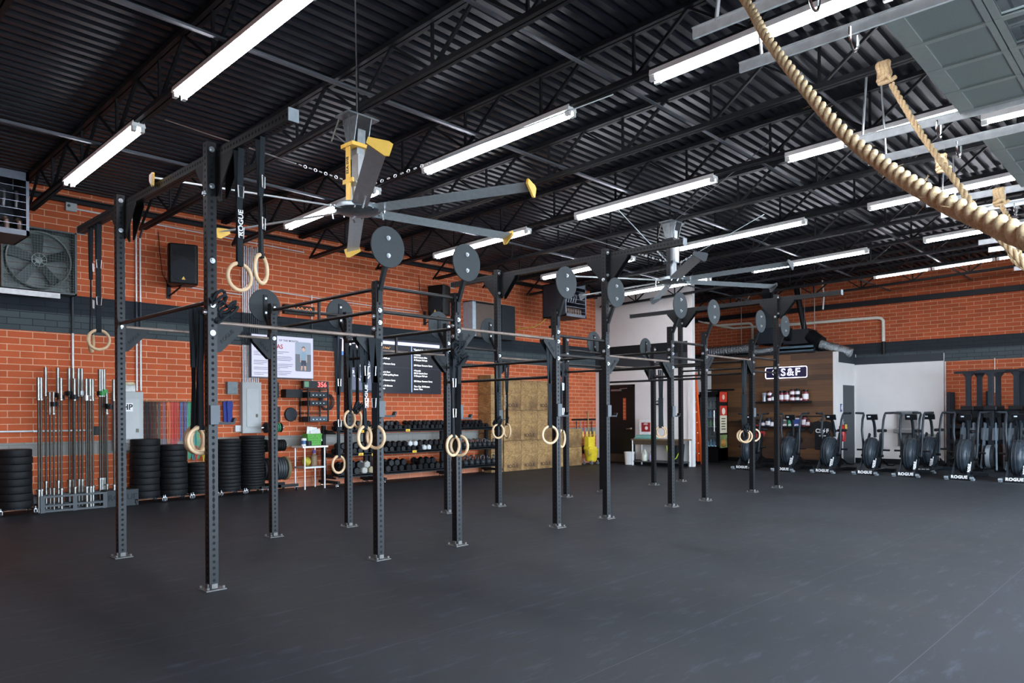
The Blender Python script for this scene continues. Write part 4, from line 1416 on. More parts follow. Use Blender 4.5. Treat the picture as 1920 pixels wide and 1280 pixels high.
# ---- bumper plate stacks on wheeled dollies
def plate(r, th):
    m = MB().lathe([(.026, -th / 2 + .004), (.05, -th / 2), (r - .05, -th / 2 + .006), (r - .02, -th / 2), (r - .004, -th / 2 + .004), (r, -th / 2 + .014), (r, th / 2 - .014), (r - .004, th / 2 - .004), (r - .02, th / 2), (r - .05, th / 2 - .006), (.05, th / 2), (.026, th / 2 - .004), (.026, -th / 2 + .004)], 40)
    return m
stacks = [(27, 12.72, .107, 8, 'stack below the exhaust fan'), (272, 12.78, .106, 9, 'tall stack under the HP panel'), (325, 12.8, .094, 9, 'stack under the red bands'),
          (376, 12.84, .064, 8, 'low stack under the green bands'), (427, 12.82, .065, 14, 'stack under the blue sleeves'), (473, 12.86, .0505, 19, 'tall stack under the tall grey panel')]
CAST = MB()
for px, y, th, n_, nm in stacks:
    x = atY(px, 900, y).x
    t = thing('plate_dolly', 'low wheeled dolly carrying the %s' % nm.replace('stack', 'plate stack'), 'dolly', (x, y, 0), 0, 'wheeled dollies under the plates')
    d = MB().box(x - .2, x + .2, y - .04, y + .04, .08, .1).box(x - .04, x + .04, y - .2, y + .2, .08, .1).lathe([(.0, .08), (.19, .08), (.19, .1), (.0, .1)], 24, (x, y, 0))
    for sx in (-1, 1):
        for sy in (-1, 1):
            d.bar((x + sx * .1, y + sy * .1, .09), (x + sx * .2, y + sy * .2, .09), .05, .02)
    d.build('frame', BLACKM, t)
    for sx in (-1, 1):
        for sy in (-1, 1):
            c = (x + sx * .215, y + sy * .2, .036)
            k = MB().cyl((c[0] - .012, c[1], c[2]), (c[0] + .012, c[1], c[2]), .034, 14).build('caster', M('#2c2c2d', .5), t)
            MB().box(c[0] - .022, c[0] - .015, c[1] - .02, c[1] + .02, .03, .09).box(c[0] + .015, c[0] + .022, c[1] - .02, c[1] + .02, .03, .09).box(c[0] - .022, c[0] + .022, c[1] - .02, c[1] + .02, .075, .09).cyl((c[0], c[1], .085), (c[0], c[1], .12), .012).build('fork', CHROME, k)
    pr = None
    for k in range(n_):
        if pr is None:
            o = pr = plate(.225, th).build('bumper_plate', RUBBER)
            tag(o, 'x', 'weight plate', 'bumper plates in the wheeled stacks')
        else:
            o = pr.copy()
            C.objects.link(o)
        o['label'] = 'black bumper plate, %s up from the dolly, %s' % (ORD[k], nm)
        o.location = (x + random.uniform(-.006, .006), y + random.uniform(-.006, .006), .1 + th * (k + .5))
        o.rotation_euler = (0, 0, random.random() * 6)

# ---- plate tree on wheels
tx, ty = 7.0, 12.9
t = thing('plate_tree', 'black wheeled plate tree between the stacks and the steel cart', 'plate tree', (tx, ty, 0))
MB().box(tx - .035, tx + .035, ty - .035, ty + .035, .1, 1.35).build('post', BLACKM, t)
MB().box(tx - .35, tx + .4, ty - .3, ty - .24, .08, .13).box(tx - .35, tx + .4, ty + .2, ty + .26, .08, .13).box(tx - .04, tx + .04, ty - .3, ty + .26, .08, .13).build('base', BLACKM, t)
for sx, sy in ((-.33, -.27), (.38, -.27), (-.33, .23), (.38, .23)):
    k = MB().cyl((tx + sx - .012, ty + sy, .036), (tx + sx + .012, ty + sy, .036), .035, 14).build('caster', M('#2c2c2d', .5), t)
    MB().box(tx + sx - .022, tx + sx + .022, ty + sy - .02, ty + sy + .02, .07, .085).build('fork', CHROME, k)
for z in (.42, .86, 1.2):
    MB().cyl((tx - .2, ty, z), (tx + .33 - .07 * (z > 1), ty, z), .024, 12).build('peg', CHROME, t)
def hang(r, th, x, z, mat, lab):
    m = plate(r, th)
    m.v = [Vector((tx + x + p.z, ty + p.x, z - (.0 if r < .1 else .0) + p.y)) for p in m.v]
    tag(m.build('weight_plate', mat), lab, 'weight plate', 'plates hung on the plate tree')
for k in range(3):
    hang(.09, .035, .08 + .038 * k, 1.2, M('#27704a', .5) if k in (1, 2) else RUBBER, 'small %s plate on the top peg of the plate tree, %s from the post' % ('green' if k else 'black', ORD[k]))
hang(.09, .03, .2, 1.2, RUBBER, 'small black plate at the outer end of the top peg of the plate tree')
hang(.1, .05, -.1, 1.2, RUBBER, 'small black plate on the top peg, on the stack side of the post')
for k in range(6):
    hang(.11, .036, .07 + .038 * k, .86, RUBBER, 'black change plate on the middle peg of the plate tree, %s from the post' % ORD[k])
hang(.12, .05, -.1, .86, RUBBER, 'black change plate on the middle peg, on the stack side of the post')
for k in range(4):
    hang(.215, .045, .07 + .047 * k, .42, M('#2f3336', .5), 'large grey-black plate on the lowest peg of the plate tree, %s from the post' % ORD[k])
hang(.225, .06, .285, .42, M('#6f6247', .7), 'large tan plate at the outer end of the lowest peg')
for k in range(3):
    hang(.21, .05, -.08 - .055 * k, .42, RUBBER, 'large black plate on the lowest peg, stack side, %s from the post' % ORD[k])

# ---- steel cart with basket
ax, bx, ay, by = 7.50, 8.06, 12.60, 13.02
t = thing('steel_cart', 'white two-shelf steel cart with a basket on top', 'cart', (7.85, 12.9, 0))
MB().box(ax, bx, ay, by, .80, .835).build('top_shelf', M('#d4d2cd', .35, .2), t, .004)
MB().box(ax + .04, bx - .04, ay + .03, by - .02, .40, .435).build('lower_shelf', M('#b9b8b4', .35, .3), t, .004)
for x in (ax + .06, bx - .06):
    for y in (ay + .04, by - .03):
        MB().cyl((x, y, 0), (x, y, .80), .016, 10).build('leg', M('#dedede', .3, .4), t)
GR = M('#4f9a30', .5, 0, .06)
t = thing('basket', 'bright green plastic basket on the steel cart', 'basket', (7.86, 12.85, .835))
bk = MB()
for (p, q) in (((-.16, -.1), (.16, -.1)), ((.16, -.1), (.16, .1)), ((.16, .1), (-.16, .1)), ((-.16, .1), (-.16, -.1))):
    o0 = Vector((7.86, 12.86, 0))
    a0, a1 = o0 + Vector((p[0] * .86, p[1] * .86, .84)), o0 + Vector((q[0] * .86, q[1] * .86, .84))
    b0, b1 = o0 + Vector((p[0], p[1], 1.06)), o0 + Vector((q[0], q[1], 1.06))
    nrm = (a1 - a0).cross(b0 - a0).normalized() * .006
    bk.add([a0, a1, b1, b0, a0 + nrm, a1 + nrm, b1 + nrm, b0 + nrm], [(0, 1, 2, 3), (7, 6, 5, 4), (0, 4, 5, 1), (1, 5, 6, 2), (2, 6, 7, 3), (3, 7, 4, 0)])
bk.box(7.73, 7.99, 12.78, 12.94, .837, .845)
def holes_green():
    tt = NT('green_perforated')
    o = tt.obj()
    v = tt.node('ShaderNodeTexVoronoi')
    v.inputs['Scale'].default_value = 22
    v.inputs['Randomness'].default_value = .25
    tt.l.new(o, v.inputs['Vector'])
    return tt.done(tt.mix(tt.math('LESS_THAN', v.outputs['Distance'], .22), lin('#4f9a30'), lin('#1d3f14')), .5)
bk.build('tub', holes_green(), t)
MB().tube([(7.70, 12.76, 1.06), (8.02, 12.76, 1.06), (8.02, 12.96, 1.06), (7.70, 12.96, 1.06)], .009, 6, True).build('rim', GR, t)
tag(MB().cbox((7.85, 12.87, 1.05), .22, .012, .3, Matrix.Rotation(.1, 3, 'Y')).build('clipboard', M('#dcdad4', .6)), 'white sheets of paper standing up in the green basket', 'paper')
tag(MB().cbox((7.94, 12.84, 1.02), .22, .012, .26, Matrix.Rotation(-.25, 3, 'Y')).build('clipboard', M('#d6d3cc', .6)), 'tilted white clipboard standing in the green basket', 'clipboard')
t = thing('wipes_tub', 'white round wipes tub beside the green basket', 'tub', (7.64, 12.8, .835))
MB().lathe([(.05, .836), (.052, .97), (.04, .985), (.0, .985)], 18, (7.64, 12.8, 0)).build('tub', WHITE, t)
MB().lathe([(.0535, .87), (.0535, .94)], 18, (7.64, 12.8, 0)).build('wrap', M('#3a5f8c', .5), t)
tag(MB().lathe([(.055, .836), (.055, .93), (.0, .93)], 18, (7.71, 12.74, 0)).build('tape_roll', M('#27292b', .5)), 'black tape roll on the steel cart before the wipes tub', 'tape')
t = thing('spray_bottle', 'tan bottle with purple cap on the lower shelf of the cart', 'bottle', (7.92, 12.9, .435))
MB().lathe([(.06, .436), (.065, .46), (.065, .62), (.03, .66), (.025, .68)], 18, (7.92, 12.9, 0)).build('body', M('#8c7458', .5), t)
MB().lathe([(.032, .68), (.032, .74), (.0, .745)], 14, (7.92, 12.9, 0)).build('cap', M('#5a3d8c', .5), t)
tag(MB().ball((7.74, 12.88, .525), .09, 18, 10).build('massage_ball', M('#a89a2c', .6, 0, .4, 10)), 'yellow and black ball on the lower cart shelf', 'ball')

# ---- dumbbell racks
HEADM = M('#0f1012', .36, 0, .2, 20)
def dumbbell(r, L, hx=None):
    t = thing('dumbbell', 'x', 'dumbbell')
    for s in (-1, 1):
        y0_, y1_ = (s * L / 2, s * (L / 2 - .085))
        hexa = [(r * math.cos(R(60 * k + 30)), r * math.sin(R(60 * k + 30))) for k in range(6)]
        sm = [(p[0] * .84, p[1] * .84) for p in hexa]
        h = MB()
        vs = []
        for yy, pl in ((y0_, sm), (y0_ - s * .014, hexa), (y1_, hexa), (y1_ - s * .012, sm)):
            vs += [Vector((p[0], yy, p[1])) for p in pl]
        fs = [tuple(range(6)), tuple(range(18, 24))]
        for j in range(3):
            fs += [(j * 6 + k, j * 6 + (k + 1) % 6, j * 6 + 6 + (k + 1) % 6, j * 6 + 6 + k) for k in range(6)]
        h.add(vs, fs)
        h.build('head', M(hx, .5) if hx else HEADM, t)
    MB().cyl((0, -L / 2 + .07, 0), (0, L / 2 - .07, 0), .017, 10).build('handle', M('#86898b', .3, .9), t)
    return t
RACKS = [(8.14, 9.15, 'first dumbbell rack beside the cart', 'first rack'), (9.27, 11.27, 'wide middle dumbbell rack under the video wall', 'middle rack'), (11.37, 12.72, 'dumbbell and kettlebell rack beside the plywood boxes', 'kettlebell rack')]
SH_Z = {'top': 1.12, 'middle': .655, 'lower': .235}
for xa, xb, lab, rn in RACKS:
    t = thing('dumbbell_rack', 'black three-shelf %s' % lab, 'rack', ((xa + xb) / 2, 12.75, 0), 0, 'dumbbell racks along the brick wall')
    for x in (xa, xb):
        u = MB().box(x - .035, x + .035, 12.86, 12.93, .05, 1.22)
        u = u.build('upright', BLACKM, t)
        b_ = MB().box(x - .03, x + .03, 12.36, 13.05, .075, .13)
        k = b_.build('foot', BLACKM, t)
        for y in (12.42, 13.0):
            MB().cyl((x - .012, y, .036), (x + .012, y, .036), .034, 12).box(x - .02, x + .02, y - .02, y + .02, .06, .078).build('caster', CHROME, k)
        for z in SH_Z.values():
            MB().prism([(0, 0), (.42, 0), (.42, .03), (0, .1)], (x - .006, 12.88, z - .07), (0, -1, 0), (0, 0, 1), (.012, 0, 0)).build('bracket', BLACKM, u)
    for z in SH_Z.values():
        s = MB().box(xa + .03, xb - .03, 12.42, 12.90, z - .022, z).box(xa + .03, xb - .03, 12.42, 12.43, z - .05, z + .015)
        s.build('shelf', BLACKM, t)
YT = M('#e6b52c', .5)
for k, (x, z, nm) in enumerate(((8.72, 1.08, 'top shelf of the first rack'), (8.70, .62, 'middle shelf of the first rack'), (9.9, 1.08, 'top shelf of the wide middle rack'), (10.08, .62, 'middle shelf of the wide middle rack'), (9.02, .60, 'end of the first rack middle shelf'))):
    o = tag(MB().box(x - .055, x + .055, 12.412, 12.4195, z - .005, z + .045).build('shelf_tag', YT), 'small yellow tag on the %s' % nm, 'tag', 'yellow shelf tags')
    MB().box(x - .03, x + .03, 12.411, 12.412, z + .014, z + .024).build('print', M('#5a4410', .6), o)
PR = {}
def put_bells(rn, rlab, shelf, xs, r, L, upper, hx=None, mix=None):
    z = SH_Z[shelf]
    k = 0
    for layer in range(2 if upper else 1):
        pos = xs if layer == 0 else [(a + b) / 2 for a, b in zip(xs, xs[1:])]
        if layer == 1 and upper is not True:
            pos = [pos[i] for i in upper if i < len(pos)]
        for x in pos:
            c = (mix[k % len(mix)] if mix else hx)
            key = (r, L, c)
            if key not in PR:
                o = PR[key] = dumbbell(r, L, c)
            else:
                o = dup(PR[key], (0, 0, 0))
            o['label'] = '%s dumbbell on the %s shelf of the %s, %s in the %s layer' % ({'#a7a49b': 'pale grey', '#9c9070': 'tan', '#c3c4c2': 'silver'}.get(c, 'black hex'), shelf, rlab, ORD[pos.index(x)], 'bottom' if layer == 0 else 'upper')
            o['group'] = 'dumbbells on the racks'
            move(o, (x, 12.60 + random.uniform(-.02, .02) + .03 * layer, z + .001 + r * .87 + layer * r * 1.52), R(random.uniform(-4, 4)))
            k += 1
def lin_x(a, b, n_):
    return [a + (b - a) * i / (n_ - 1) for i in range(n_)]
put_bells('A', 'first rack', 'top', lin_x(8.26, 9.03, 7), .058, .26, True)
put_bells('A', 'first rack', 'middle', lin_x(8.27, 9.02, 6), .065, .28, True)
put_bells('A', 'first rack', 'lower', lin_x(8.28, 8.99, 5), .077, .31, True, None, [None, None, None, '#a7a49b', '#9c9070', None, None, None, '#a7a49b', '#9c9070', None])
put_bells('B', 'wide rack', 'top', lin_x(9.38, 11.14, 15), .055, .25, [0, 1, 2, 5, 6, 7, 8, 9, 10, 11, 12, 13])
put_bells('B', 'wide rack', 'middle', lin_x(9.38, 11.14, 13), .064, .28, True, None, [None] * 7 + ['#c3c4c2', '#c3c4c2'] + [None] * 8 + ['#c3c4c2', '#c3c4c2', None, None, None, None, None])
put_bells('B', 'wide rack', 'lower', lin_x(9.42, 11.1, 11), .077, .32, [0, 1, 2, 5, 6, 7])
put_bells('C', 'kettlebell rack', 'top', lin_x(11.48, 12.35, 8), .055, .25, [0, 1, 2, 3, 4, 5])
kb = thing('kettlebell', 'x', 'kettlebell', (0, 0, 0), 0, 'kettlebells on the racks')
MB().lathe([(.05, 0), (.062, .004), (.085, .04), (.09, .085), (.075, .135), (.04, .165), (.0, .172)], 20).build('body', M('#2e3032', .38, .3, .15), kb)
MB().tube([(-.045, 0, .14), (-.066, 0, .19), (-.06, 0, .235), (-.035, 0, .26), (.035, 0, .26), (.06, 0, .235), (.066, 0, .19), (.045, 0, .14)], [.014, .015, .016, .016, .016, .016, .015, .014], 10).build('handle', M('#4b4d4f', .3, .6), kb)
first = True
for shelf, n_ in (('middle', 8), ('lower', 7)):
    for row in range(2):
        for i in range(n_):
            x = 11.49 + (12.60 - 11.49) * i / (n_ - 1) + (0 if row == 0 else .0)
            o = kb if first else dup(kb, (0, 0, 0))
            first = False
            o['label'] = 'black kettlebell on the %s shelf beside the plywood boxes, %s in its %s row' % (shelf, ORD[i], 'wall-side' if row else 'front')
            sc_ = .74 if shelf == 'middle' else .86
            o.scale = (sc_,) * 3
            move(o, (x, 12.53 + .19 * row, SH_Z[shelf] + .001), R(random.uniform(-25, 25)))
            o.scale = (sc_,) * 3
o = dup(kb, (0, 0, 0), 0, 'single kettlebell at the end of the lower shelf, wide middle rack')
move(o, (11.17, 12.56, SH_Z['lower'] + .001), 0)

# ---- plyo boxes
PLY = [plywood_mat('plywood_a'), plywood_mat('plywood_b')]
BURN = M('#3e2a18', .8)
def plyo(x, y, z, wx, dy, hz, label, word, slot=None, m=0):
    t = thing('plyo_box', label, 'plyo box', (x + wx / 2, y + dy / 2, z), 0, 'plywood jump boxes')
    b_ = MB().box(x, x + wx, y, y + dy, z, z + hz).build('shell', PLY[m], t, .003)
    if word:
        text(word, .12, BURN, t, (x + wx / 2, y - .001, z + (.12 if word == 'ROGUE' else .1)), (1, 0, 0), (0, 0, 1), bold=.002)
    if slot:
        cxx, czz = x + slot[0], z + slot[1]
        MB().box(cxx - .055, cxx + .055, y - .001, y + .004, czz - .016, czz + .016).build('hand_hole', M('#120d09', .9), t)
for r_ in range(3):
    for c_ in range(3):
        plyo(13.17 + .632 * c_, 12.72, .765 * r_, .625, .47, .76, 'plywood jump box in the three-by-three wall, %s column, %s' % (ORD[c_], ('bottom row', 'middle row', 'top row')[r_]), 'ROGUE' if (r_ + c_) % 2 == 0 or r_ == 0 else '', None, (r_ + c_) % 2)
for k in range(5):
    plyo(12.74 - (.0), 12.74, .48 * k, .41, .45, .475, 'plywood jump box in the single column beside the kettlebells, %s from the floor' % ORD[k], '', (.2, .36), k % 2)
for k in range(2):
    plyo(15.2, 12.74, .51 * k, 1.12, .44, .505, 'low plywood jump box beside the mop bucket, %s' % ('lower one' if k == 0 else 'upper one'), '', None, k)

# ---- mop bucket and hanging tools
t = thing('mop_bucket', 'yellow wheeled mop bucket with wringer', 'mop bucket', (16.72, 12.72, 0))
bx0, by0 = 16.72, 12.72
MB().lathe([(.14, .09), (.16, .11), (.2, .40), (.215, .42), (.215, .44), (.19, .44), (.15, .12), (.0, .1)], 20, (bx0, by0, 0)).build('bucket', M('#dfc02c', .45), t)
MB().box(bx0 - .15, bx0 + .15, by0 - .03, by0 + .13, .43, .78).box(bx0 - .17, bx0 + .17, by0 - .08, by0 + .13, .42, .5).build('wringer', M('#e3c531', .45), t, .01)
for sx in (-1, 1):
    for sy in (-1, 1):
        MB().cyl((bx0 + sx * .14 - .015, by0 + sy * .13, .04), (bx0 + sx * .14 + .015, by0 + sy * .13, .04), .04, 14).cyl((bx0 + sx * .14, by0 + sy * .13, .05), (bx0 + sx * .14, by0 + sy * .13, .12), .015).build('caster', M('#8b8d90', .4, .4), t)
MB().tube([(bx0 - .18, by0 - .02, .42), (bx0 - .22, by0 - .1, .25), (bx0 - .2, by0 - .16, .3)], .008, 6).build('bail', ZINC, t)
t = thing('tool_rail', 'black wall rail with yellow clips holding brooms', 'tool rail', (17.1, WY, 1.25))
MB().box(16.45, 17.55, WY - .03, WY, 1.24, 1.29).build('rail', BLACK, t)
for k in range(6):
    x = 16.5 + k * .18
    MB().box(x - .03, x + .03, WY - .1, WY - .03, .78, .84).cyl((x, WY - .08, .70), (x, WY - .08, .92), .028).build('clip', YEL, t)
tools = [('black broom with straight handle', '#26292b'), ('grey dust pan on a stick', '#7d8384'), ('red-handled squeegee', '#b8323a'), ('pale mop with wooden handle', '#b98f5c'), ('dark push broom', '#2a2c2e')]
for k, (nm, hx) in enumerate(tools):
    x = 16.5 + k * .18 + .09
    t2 = thing('broom', '%s hanging from the tool rail' % nm, 'cleaning tool', (x, WY - .06, .3), 0, 'brooms hung on the tool rail')
    MB().cyl((x, WY - .06, .5), (x + .02 * (k % 2), WY - .06, 1.5 if k == 3 else 1.22), .013, 8).build('handle', M(hx, .5), t2)
    MB().prism([(-.06, 0), (.06, 0), (.03, .24), (-.03, .24)], (x, WY - .1, .28), (1, 0, 0), (0, 0, 1), (0, .06, 0)).build('bristles', M('#3a3f40' if k != 3 else '#c9c4b8', .9), t2)

# ================================================================== by the white partition
def atZ(x, y, Z):
    d = ray(x, y)
    t = (Z - CAMH) / d.z
    return Vector((d.x * t, d.y * t, Z))

t = thing('side_table', 'low wooden-topped table with white legs against the white partition', 'table', (17.3, 10.8, 0))
MB().box(17.05, 17.56, 10.0, 11.6, .70, .735).build('tabletop', M('#6f5a42', .5, 0, .15), t)
MB().box(17.07, 17.09, 10.03, 11.57, .58, .70).box(17.09, 17.54, 11.55, 11.57, .58, .70).build('apron', M('#4c3f32', .5), t)
MB().box(17.1, 17.5, 10.03, 11.57, .1, .125).build('lower_shelf', M('#3b3d3c', .5), t)
for x in (17.08, 17.53):
    for y in (10.05, 11.56):
        MB().cyl((x, y, 0), (x, y, .70), .02, 10).build('leg', M('#dcdcdc', .35, .3), t)
for k in range(3):
    tag(MB().box(17.1, 17.42, 10.95 + .02 * k, 11.52 - .03 * k, .737 + .034 * k, .768 + .034 * k).build('folder', M(('#5f9a94', '#86b3a0', '#6ea79c')[k], .6)), '%s teal folder in the little stack on the table under the first-aid case' % ('lowest', 'middle', 'topmost')[k], 'folder', 'teal folders on the table')
t = thing('defibrillator_case', 'white wall case with red panel standing on teal folders', 'defibrillator', (17.3, 11.2, .84))
MB().box(17.2, 17.4, 11.0, 11.42, .845, 1.27).build('case', M('#dcdad8', .45), t, .01)
p = MB().box(17.193, 17.2, 11.06, 11.34, .93, 1.18).build('panel', M('#8f1f22', .4), t)
text('AED', .07, WHITE, p, (17.192, 11.2, 1.14), (0, -1, 0), (0, 0, 1), bold=.002)
MB().prism([(.05 * math.cos(R(30 * k)), .05 * math.sin(R(30 * k))) for k in range(12)], (17.192, 11.18, 1.03), (0, -1, 0), (0, 0, 1), (-.002, 0, 0)).build('emblem', M('#e7d9d7', .5), p)
t = thing('bucket', 'white plastic bucket on the floor beside the table leg', 'bucket', (17.2, 11.78, 0))
MB().lathe([(.0, .005), (.125, .005), (.145, .33), (.152, .33), (.152, .36), (.14, .36), (.122, .02), (.0, .02)], 24, (17.25, 11.78, 0)).build('body', WHITE, t)
MB().tube(arc((17.25, 11.78, .3), .15, 0, -math.pi, 12, (0, 1, 0), (-.6, 0, .8)), .004, 5).build('bail', ZINC, t)
t = thing('jug', 'translucent gallon jug with yellow liquid on the low shelf', 'jug', (17.25, 11.28, .125))
MB().lathe([(.07, .126), (.08, .14), (.08, .30), (.05, .38), (.025, .42), (.025, .44), (.0, .44)], 18, (17.25, 11.28, 0)).build('body', M('#d9dac6', .3), t)
MB().tube([(17.2, 11.24, .29), (17.17, 11.22, .33), (17.19, 11.24, .38), (17.23, 11.27, .41)], .012, 7).build('handle', M('#d9dac6', .3), t)
t = thing('spray_bottle', 'small purple-liquid bottle next to the gallon jug', 'bottle', (17.25, 11.06, .125))
MB().lathe([(.055, .126), (.06, .15), (.06, .28), (.03, .33), (.018, .36)], 16, (17.25, 11.06, 0)).build('body', M('#a9a7bf', .3), t)
MB().lathe([(.02, .36), (.02, .40), (.0, .40)], 12, (17.25, 11.06, 0)).build('cap', BLACK, t)
t = thing('bucket', 'tall black bucket with a yellow-green hose looped over it', 'bucket', (17.3, 10.28, 0))
t.location = (17.35, 10.28, .127)
XF[t.name] = Matrix.Translation((17.35, 10.28, .127))
MB().lathe([(.0, .127), (.15, .127), (.19, .60), (.2, .61), (.185, .61), (.145, .14), (.0, .14)], 24, (17.3, 10.28, 0)).build('body', BLACKM, t)
MB().tube([(17.12, 10.5, .6), (17.1, 10.47, .42), (17.09, 10.36, .24), (17.09, 10.28, .2), (17.09, 10.2, .24), (17.1, 10.1, .42), (17.13, 10.06, .6), (17.2, 10.1, .63)], .014, 8).build('hose', M('#c5d642', .4), t)
t = thing('headphones', 'black strap and hooks hung on the white partition beside the door', 'strap', (XP - .03, 11.2, 1.7))
MB().tube([(XP - .03, 11.0, 1.72), (XP - .04, 11.05, 1.78), (XP - .04, 11.14, 1.74), (XP - .03, 11.22, 1.62)], .012, 6).box(XP - .05, XP, 10.98, 11.1, 1.66, 1.70).build('strap', BLACK, t)
t.name = 'hanging_strap'
XF[t.name] = Matrix.Translation((XP - .03, 11.2, 1.7))

# ladder
t = thing('step_ladder', 'folded orange fibreglass ladder standing beside the drinks cooler', 'ladder', (18.75, 10.42, 0))
OR = M('#e2571f', .45, 0, .06)
for s, base in ((0, (18.62, 10.40)), (1, (18.98, 10.64))):
    MB().bar((base[0], base[1], 0), (base[0] - .18, base[1] + .05, 2.62), .09, .03, (0, 1, 0)).build('rail', OR, t)
    MB().bar((base[0] + .02, base[1] - .1, 0), (base[0] - .15, base[1] - .01, 2.55), .08, .03, (0, 1, 0)).build('rear_rail', OR, t)
    MB().cbox((base[0], base[1] - .02, .04), .1, .1, .08).build('foot', BLACK, t)
for k in range(8):
    z = .3 + .29 * k
    f = z / 2.62
    MB().bar((18.62 - .18 * f, 10.40 + .05 * f, z), (18.98 - .18 * f, 10.64 + .05 * f, z), .08, .025).build('step', M('#c7c8c6', .4, .6), t)

# drinks cooler
x0, x1, y0, y1, zt = 19.42, 20.02, 10.22, 10.84, 2.05
t = thing('drinks_cooler', 'black glass-door drinks cooler with red and cream side panel', 'cooler', (19.7, 10.5, 0))
MB().box(x0 + .06, x1, y0, y1, .0, .42).box(x0 + .06, x1, y0, y1, zt - .25, zt).box(x1 - .04, x1, y0, y1, .05, zt).box(x0 + .06, x1, y0, y0 + .03, .05, zt).box(x0 + .06, x1, y1 - .03, y1, .05, zt).build('cabinet', BLACK, t)
MB().box(x0 + .1, x1 - .05, y0 + .04, y1 - .04, .42, .46).build('interior', glow('#cfe0e6', .7), t)
dr = MB().box(x0, x0 + .05, y0, y0 + .05, .42, zt - .08).box(x0, x0 + .05, y1 - .05, y1, .42, zt - .08).box(x0, x0 + .05, y0, y1, .42, .47).box(x0, x0 + .05, y0, y1, zt - .16, zt - .08).build('door', BLACK, t)
MB().box(x0 + .02, x0 + .03, y0 + .05, y1 - .05, .47, zt - .16).build('pane', GLASS, dr)
MB().cyl((x0 - .03, y0 + .1, .9), (x0 - .03, y0 + .1, 1.5), .012).build('handle', CHROME, dr)
for k, z in enumerate((.75, 1.02, 1.3, 1.56)):
    MB().box(x0 + .1, x1 - .05, y0 + .05, y1 - .05, z, z + .012).build('shelf', M('#b9c3c6', .4, .4), t)
zz = (.46, .762, 1.032, 1.312, 1.572)
for lv_, (z, hx, nm) in enumerate(zip(zz, ('#7fb4cf', '#5b4236', '#79c05a', '#6f9fc4', '#8c7a6b'), ('pale blue', 'brown', 'green', 'sky blue', 'tan'))):
    for k in range(5):
        y = y0 + .1 + k * .105
        b_ = MB().lathe([(.032, z), (.034, z + .02), (.034, z + .13), (.016, z + .17), (.016, z + .2), (.0, z + .2)], 12, (x0 + .16, y, 0))
        tag(b_.build('drink_bottle', M(hx, .3)), '%s drink bottle inside the cooler, %s from its hinge side' % (nm, ORD[k]), 'bottle', 'drink bottles in the cooler')
red = M('#c23425', .4)
sp_ = MB().box(x0 + .12, x1 - .06, y0 - .004, y0, .46, 1.62).build('side_graphic', M('#dccfb0', .5), t)
MB().box(x0 + .1, x1 - .05, y0 - .006, y0 - .002, 1.75, zt - .01).build('red_header', red, t)
MB().box(x0 + .12, x1 - .06, y0 - .007, y0 - .003, 1.36, 1.64).build('red_block', red, sp_)
MB().prism([(.1 * math.cos(R(20 * k)), .1 * math.sin(R(20 * k))) for k in range(18)], (x0 + .33, y0 - .009, 1.48), (1, 0, 0), (0, 0, 1), (0, .001, 0)).build('round_emblem', M('#e6dcc6', .5), sp_)
MB().prism([(.075 * math.cos(R(20 * k)), .075 * math.sin(R(20 * k))) for k in range(18)], (x0 + .33, y0 - .0085, 1.89), (1, 0, 0), (0, 0, 1), (0, .001, 0)).build('round_emblem', M('#d9b79a', .5), sp_)
MB().box(x0 + .12, x1 - .06, y0 - .007, y0 - .003, .42, .80).build('food_picture', M('#7d8a55', .5, 0, .6, 9), sp_)
MB().ball((x0 + .28, y0 - .004, .56), .1, 14, 8, 1.2).build('food_picture', M('#b7803a', .5, 0, .3), sp_)
MB().box(x0 + .12, x1 - .06, y0 - .009, y0 - .003, .80, .85).build('divider', BLACK, sp_)
tx_ = MB()
for k in range(5):
    tx_.box(x0 + .2, x1 - .15 - .02 * (k % 2), y0 - .006, y0 - .003, 1.25 - k * .075, 1.28 - k * .075)
tx_.build('printed_lines', M('#4d4636', .6), sp_)
tag(MB().box(20.1, 20.46, 9.55, 10.18, 1.17, 1.19).build('wall_shelf', BLACK), 'short black shelf between the cooler and the first bike', 'shelf')
tag(MB().cyl((20.40, 10.2, 2.12), (20.40, 11.1, 2.13), .025, 8).cyl((20.40, 10.7, 2.1), (20.5, 10.7, 2.1), .02, 8).build('curtain_rod', BLACK), 'black horizontal bar fixed over the drinks cooler', 'rod')

# ================================================================== plank wall: sign, shelves, jars, clothes
t = thing('neon_sign', 'white neon CS&F sign on the dark plank wall', 'neon sign', (20.44, 8.66, 2.56))
NEON = glow('#eceaff', 2.2)
MB().box(20.46, 20.475, 8.06, 9.26, 2.41, 2.715).build('backing', M('#1c1838', .3), t)
rp = []
for cy, cz, a0 in ((9.21, 2.67, 0), (8.11, 2.67, 90), (8.11, 2.455, 180), (9.21, 2.455, 270)):
    rp += [Vector((20.445, cy + .045 * math.cos(R(a0 + 15 * k)), cz + .045 * math.sin(R(a0 + 15 * k)))) for k in range(7)]
MB().tube(rp, .009, 8, True).build('tube_border', NEON, t)
cu = bpy.data.curves.new('neon', 'FONT')
cu.body = 'CS&F'
cu.size = .285
cu.align_x, cu.align_y = 'CENTER', 'CENTER'
cu.fill_mode = 'NONE'
cu.bevel_depth = .0032
cu.bevel_resolution = 1
cu.resolution_u = 4
cu.space_character = 1.2
to = bpy.data.objects.new('neon', cu)
C.objects.link(to)
me = bpy.data.meshes.new_from_object(to.evaluated_get(bpy.context.evaluated_depsgraph_get()))
bpy.data.objects.remove(to)
me.transform(XF[t.name].inverted() @ Matrix(((0, 0, -1, 20.445), (-1.12, 0, 0, 8.66), (0, 1, 0, 2.562), (0, 0, 0, 1))))
me.materials.clear()
